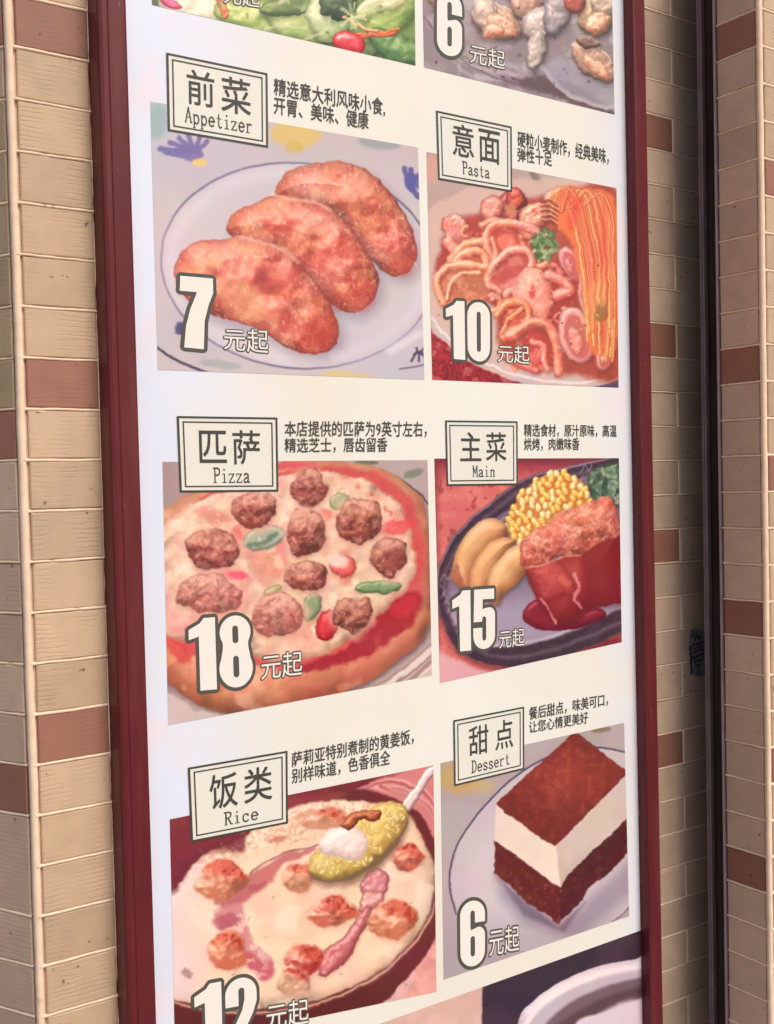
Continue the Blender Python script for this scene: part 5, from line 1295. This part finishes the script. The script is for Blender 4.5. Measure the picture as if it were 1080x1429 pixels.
Q = {'app': [(231.5, 73.7), (372.8, 102.7), (373.7, 206.4), (233.8, 183)],
     'pas': [(608, 154.5), (713.5, 177), (714, 268.3), (611, 250.8)],
     'piz': [(246.2, 580.6), (386.6, 582.7), (388, 686), (250.4, 687.2)],
     'mai': [(620.7, 586.6), (721.6, 587.9), (722.1, 676.8), (622.8, 678.1)],
     'ric': [(261.7, 1071), (400.7, 1047.3), (401.3, 1148.7), (266.2, 1175.3)],
     'des': [(632, 1005), (730.8, 985.8), (731, 1073.3), (633.3, 1097)]}
title(Q['app'], '前菜', [(.20, .15, .47, .60), (.54, .15, .83, .62)], 'Appetizer', (.17, .65, .84, .845))
title(Q['pas'], '意面', [(.21, .13, .49, .60), (.56, .13, .84, .62)], 'Pasta', (.33, .67, .70, .85))
title(Q['piz'], '匹萨', [(.215, .19, .485, .61), (.55, .18, .82, .63)], 'Pizza', (.345, .68, .715, .875))
title(Q['mai'], '主菜', [(.20, .18, .49, .62), (.56, .18, .84, .62)], 'Main', (.365, .69, .68, .865))
title(Q['ric'], '饭类', [(.21, .16, .49, .62), (.56, .16, .84, .62)], 'Rice', (.345, .69, .70, .86))
title(Q['des'], '甜点', [(.22, .16, .49, .60), (.59, .15, .84, .60)], 'Dessert', (.25, .68, .79, .86))

caption([('精选意大利风味小食,', [(382, 108.5), (537, 138), (537, 163), (382, 133.5)]),
         ('开胃、美味、健康', [(382, 134.5), (514, 157.5), (514, 181), (382, 159)])])
caption([('硬粒小麦制作，经典美味，', [(722, 183), (849, 208), (849, 230), (722, 205)]),
         ('弹性十足', [(722, 206), (770, 213), (770, 232), (722, 225)])])
caption([('本店提供的匹萨为9英寸左右，', [(397, 587.5), (595, 588), (595, 610), (397, 609.5)]),
         ('精选芝士，唇齿留香', [(397, 611.5), (540, 610.5), (540, 631), (397, 632)])])
caption([('精选食材，原汁原味，高温', [(731, 591.5), (860, 593), (860, 610), (731, 609.5)]),
         ('烘烤，肉嫩味香', [(731, 611.5), (808, 611), (808, 628.5), (731, 629)])])
caption([('萨莉亚特别煮制的黄姜饭，', [(407, 1050), (577, 1016.5), (577, 1038), (407, 1071)]),
         ('别样味道，色香俱全', [(407, 1073), (544, 1046), (544, 1067), (407, 1094)])])
caption([('餐后甜点，味美可口，', [(738, 987), (848, 967), (848, 984.5), (738, 1005)]),
         ('让您心情更美好', [(738, 1007), (820, 992.5), (820, 1009), (738, 1023)])])

price('7', [(251, 385), (296.5, 389), (299, 489), (247, 484)], .052, [(312, 458), (374, 460.5), (374, 494), (312, 488)], pw)
price('10', [(621, 419), (683, 423), (683, 506), (623, 500)], .055, [(694, 481), (738, 483), (738, 509), (694, 505)], pp2)
price('18', [(262, 864), (350, 857), (353, 957), (265, 965)], .05, [(364, 914), (421, 907.5), (421, 942), (364, 949)], pz)
price('15', [(630, 825), (690, 821), (690, 904), (632, 910)], .055, [(696, 880), (731, 876), (731, 901), (696, 905)], pm, uo_=.06)
price('12', [(270, 1376), (357, 1360), (359, 1462), (273, 1478)], .05, [(371, 1402), (430, 1392), (430, 1428), (371, 1438)], pr2)
price('6', [(641, 1259), (676, 1254), (676, 1345), (642, 1351)], .055, [(682, 1297), (724, 1290), (724, 1326), (682, 1335)], pc, uo_=.06)
price('6', [(609, -14), (644, -6), (644, 82), (609, 75)], .055, [(655, 61), (704, 72), (704, 98), (655, 88)], pl2)
price('', None, .052, [(312, -22), (362, -14), (362, 12), (312, 5)], ps)

# ------------------------------------------------------------------ worn printed stamp beside the channel
def sticker():
    r = random.Random(4); y = YR - 0.0052
    def wp_(x, yy): u, v = px2plane(x, yy, (YR) / S); return Vector((float(u) * S, y, H0 + float(v) * S))
    root = empty('worn_sticker', wp_(965, 912)); ro_ = Vector(root.location)
    tag(root, 'half scraped dark printed sticker on the shaded tiles next to the door track', 'sticker')
    t = NT('scuffed_print'); p = t.pos()
    c = t.mix(t.ramp(t.noise(p, 260, 4, .7), [(0.42, 0.0), (0.6, 1.0)]), (0.13, 0.125, 0.135), (0.32, 0.31, 0.30))
    t.l(c, t.b.inputs['Base Color']); t.b.inputs['Roughness'].default_value = .7
    L = [(960, 878), (966, 877), (976, 880), (983, 884), (984, 925), (981, 940), (972, 944), (963, 941), (960, 930), (957, 905)]
    n = len(L); V = [wp_(*q) - ro_ for q in L] + [wp_(*q) - ro_ + Vector((0, .0016, 0)) for q in L]
    link('backing_paper', mesh_from('backing_paper', V, [tuple(range(n))[::-1], tuple(range(n, 2 * n))] + [(i, (i + 1) % n, n + (i + 1) % n, n + i) for i in range(n)]), root, [t.m])
    st = []
    for k, (x0, y0, x1, y1) in enumerate(((962, 886, 972, 889), (964, 892, 975, 888), (962, 900, 976, 897), (962, 905, 978, 902), (961, 911, 979, 905), (963, 918, 978, 912), (965, 923, 976, 919), (966, 930, 974, 926), (960, 902, 961, 940), (970, 928, 971, 938), (968, 884, 973, 895))):
        P = [(x0 + (x1 - x0) * i / 5 + r.uniform(-.8, .8), y0 + (y1 - y0) * i / 5 + r.uniform(-1, 1)) for i in range(6)]; st.append([r.uniform(.6, 1.3)] + P)
    V, F, Z = ribbon(st, 1)
    vs = [wp_(a, b) + Vector((0, -.0004 - z, 0)) - ro_ for (a, b), z in zip(V, Z)]
    link('lettering', mesh_from('lettering', vs, F), root, [ink('stamp_ink', (.05, .045, .055), .6)])
sticker()
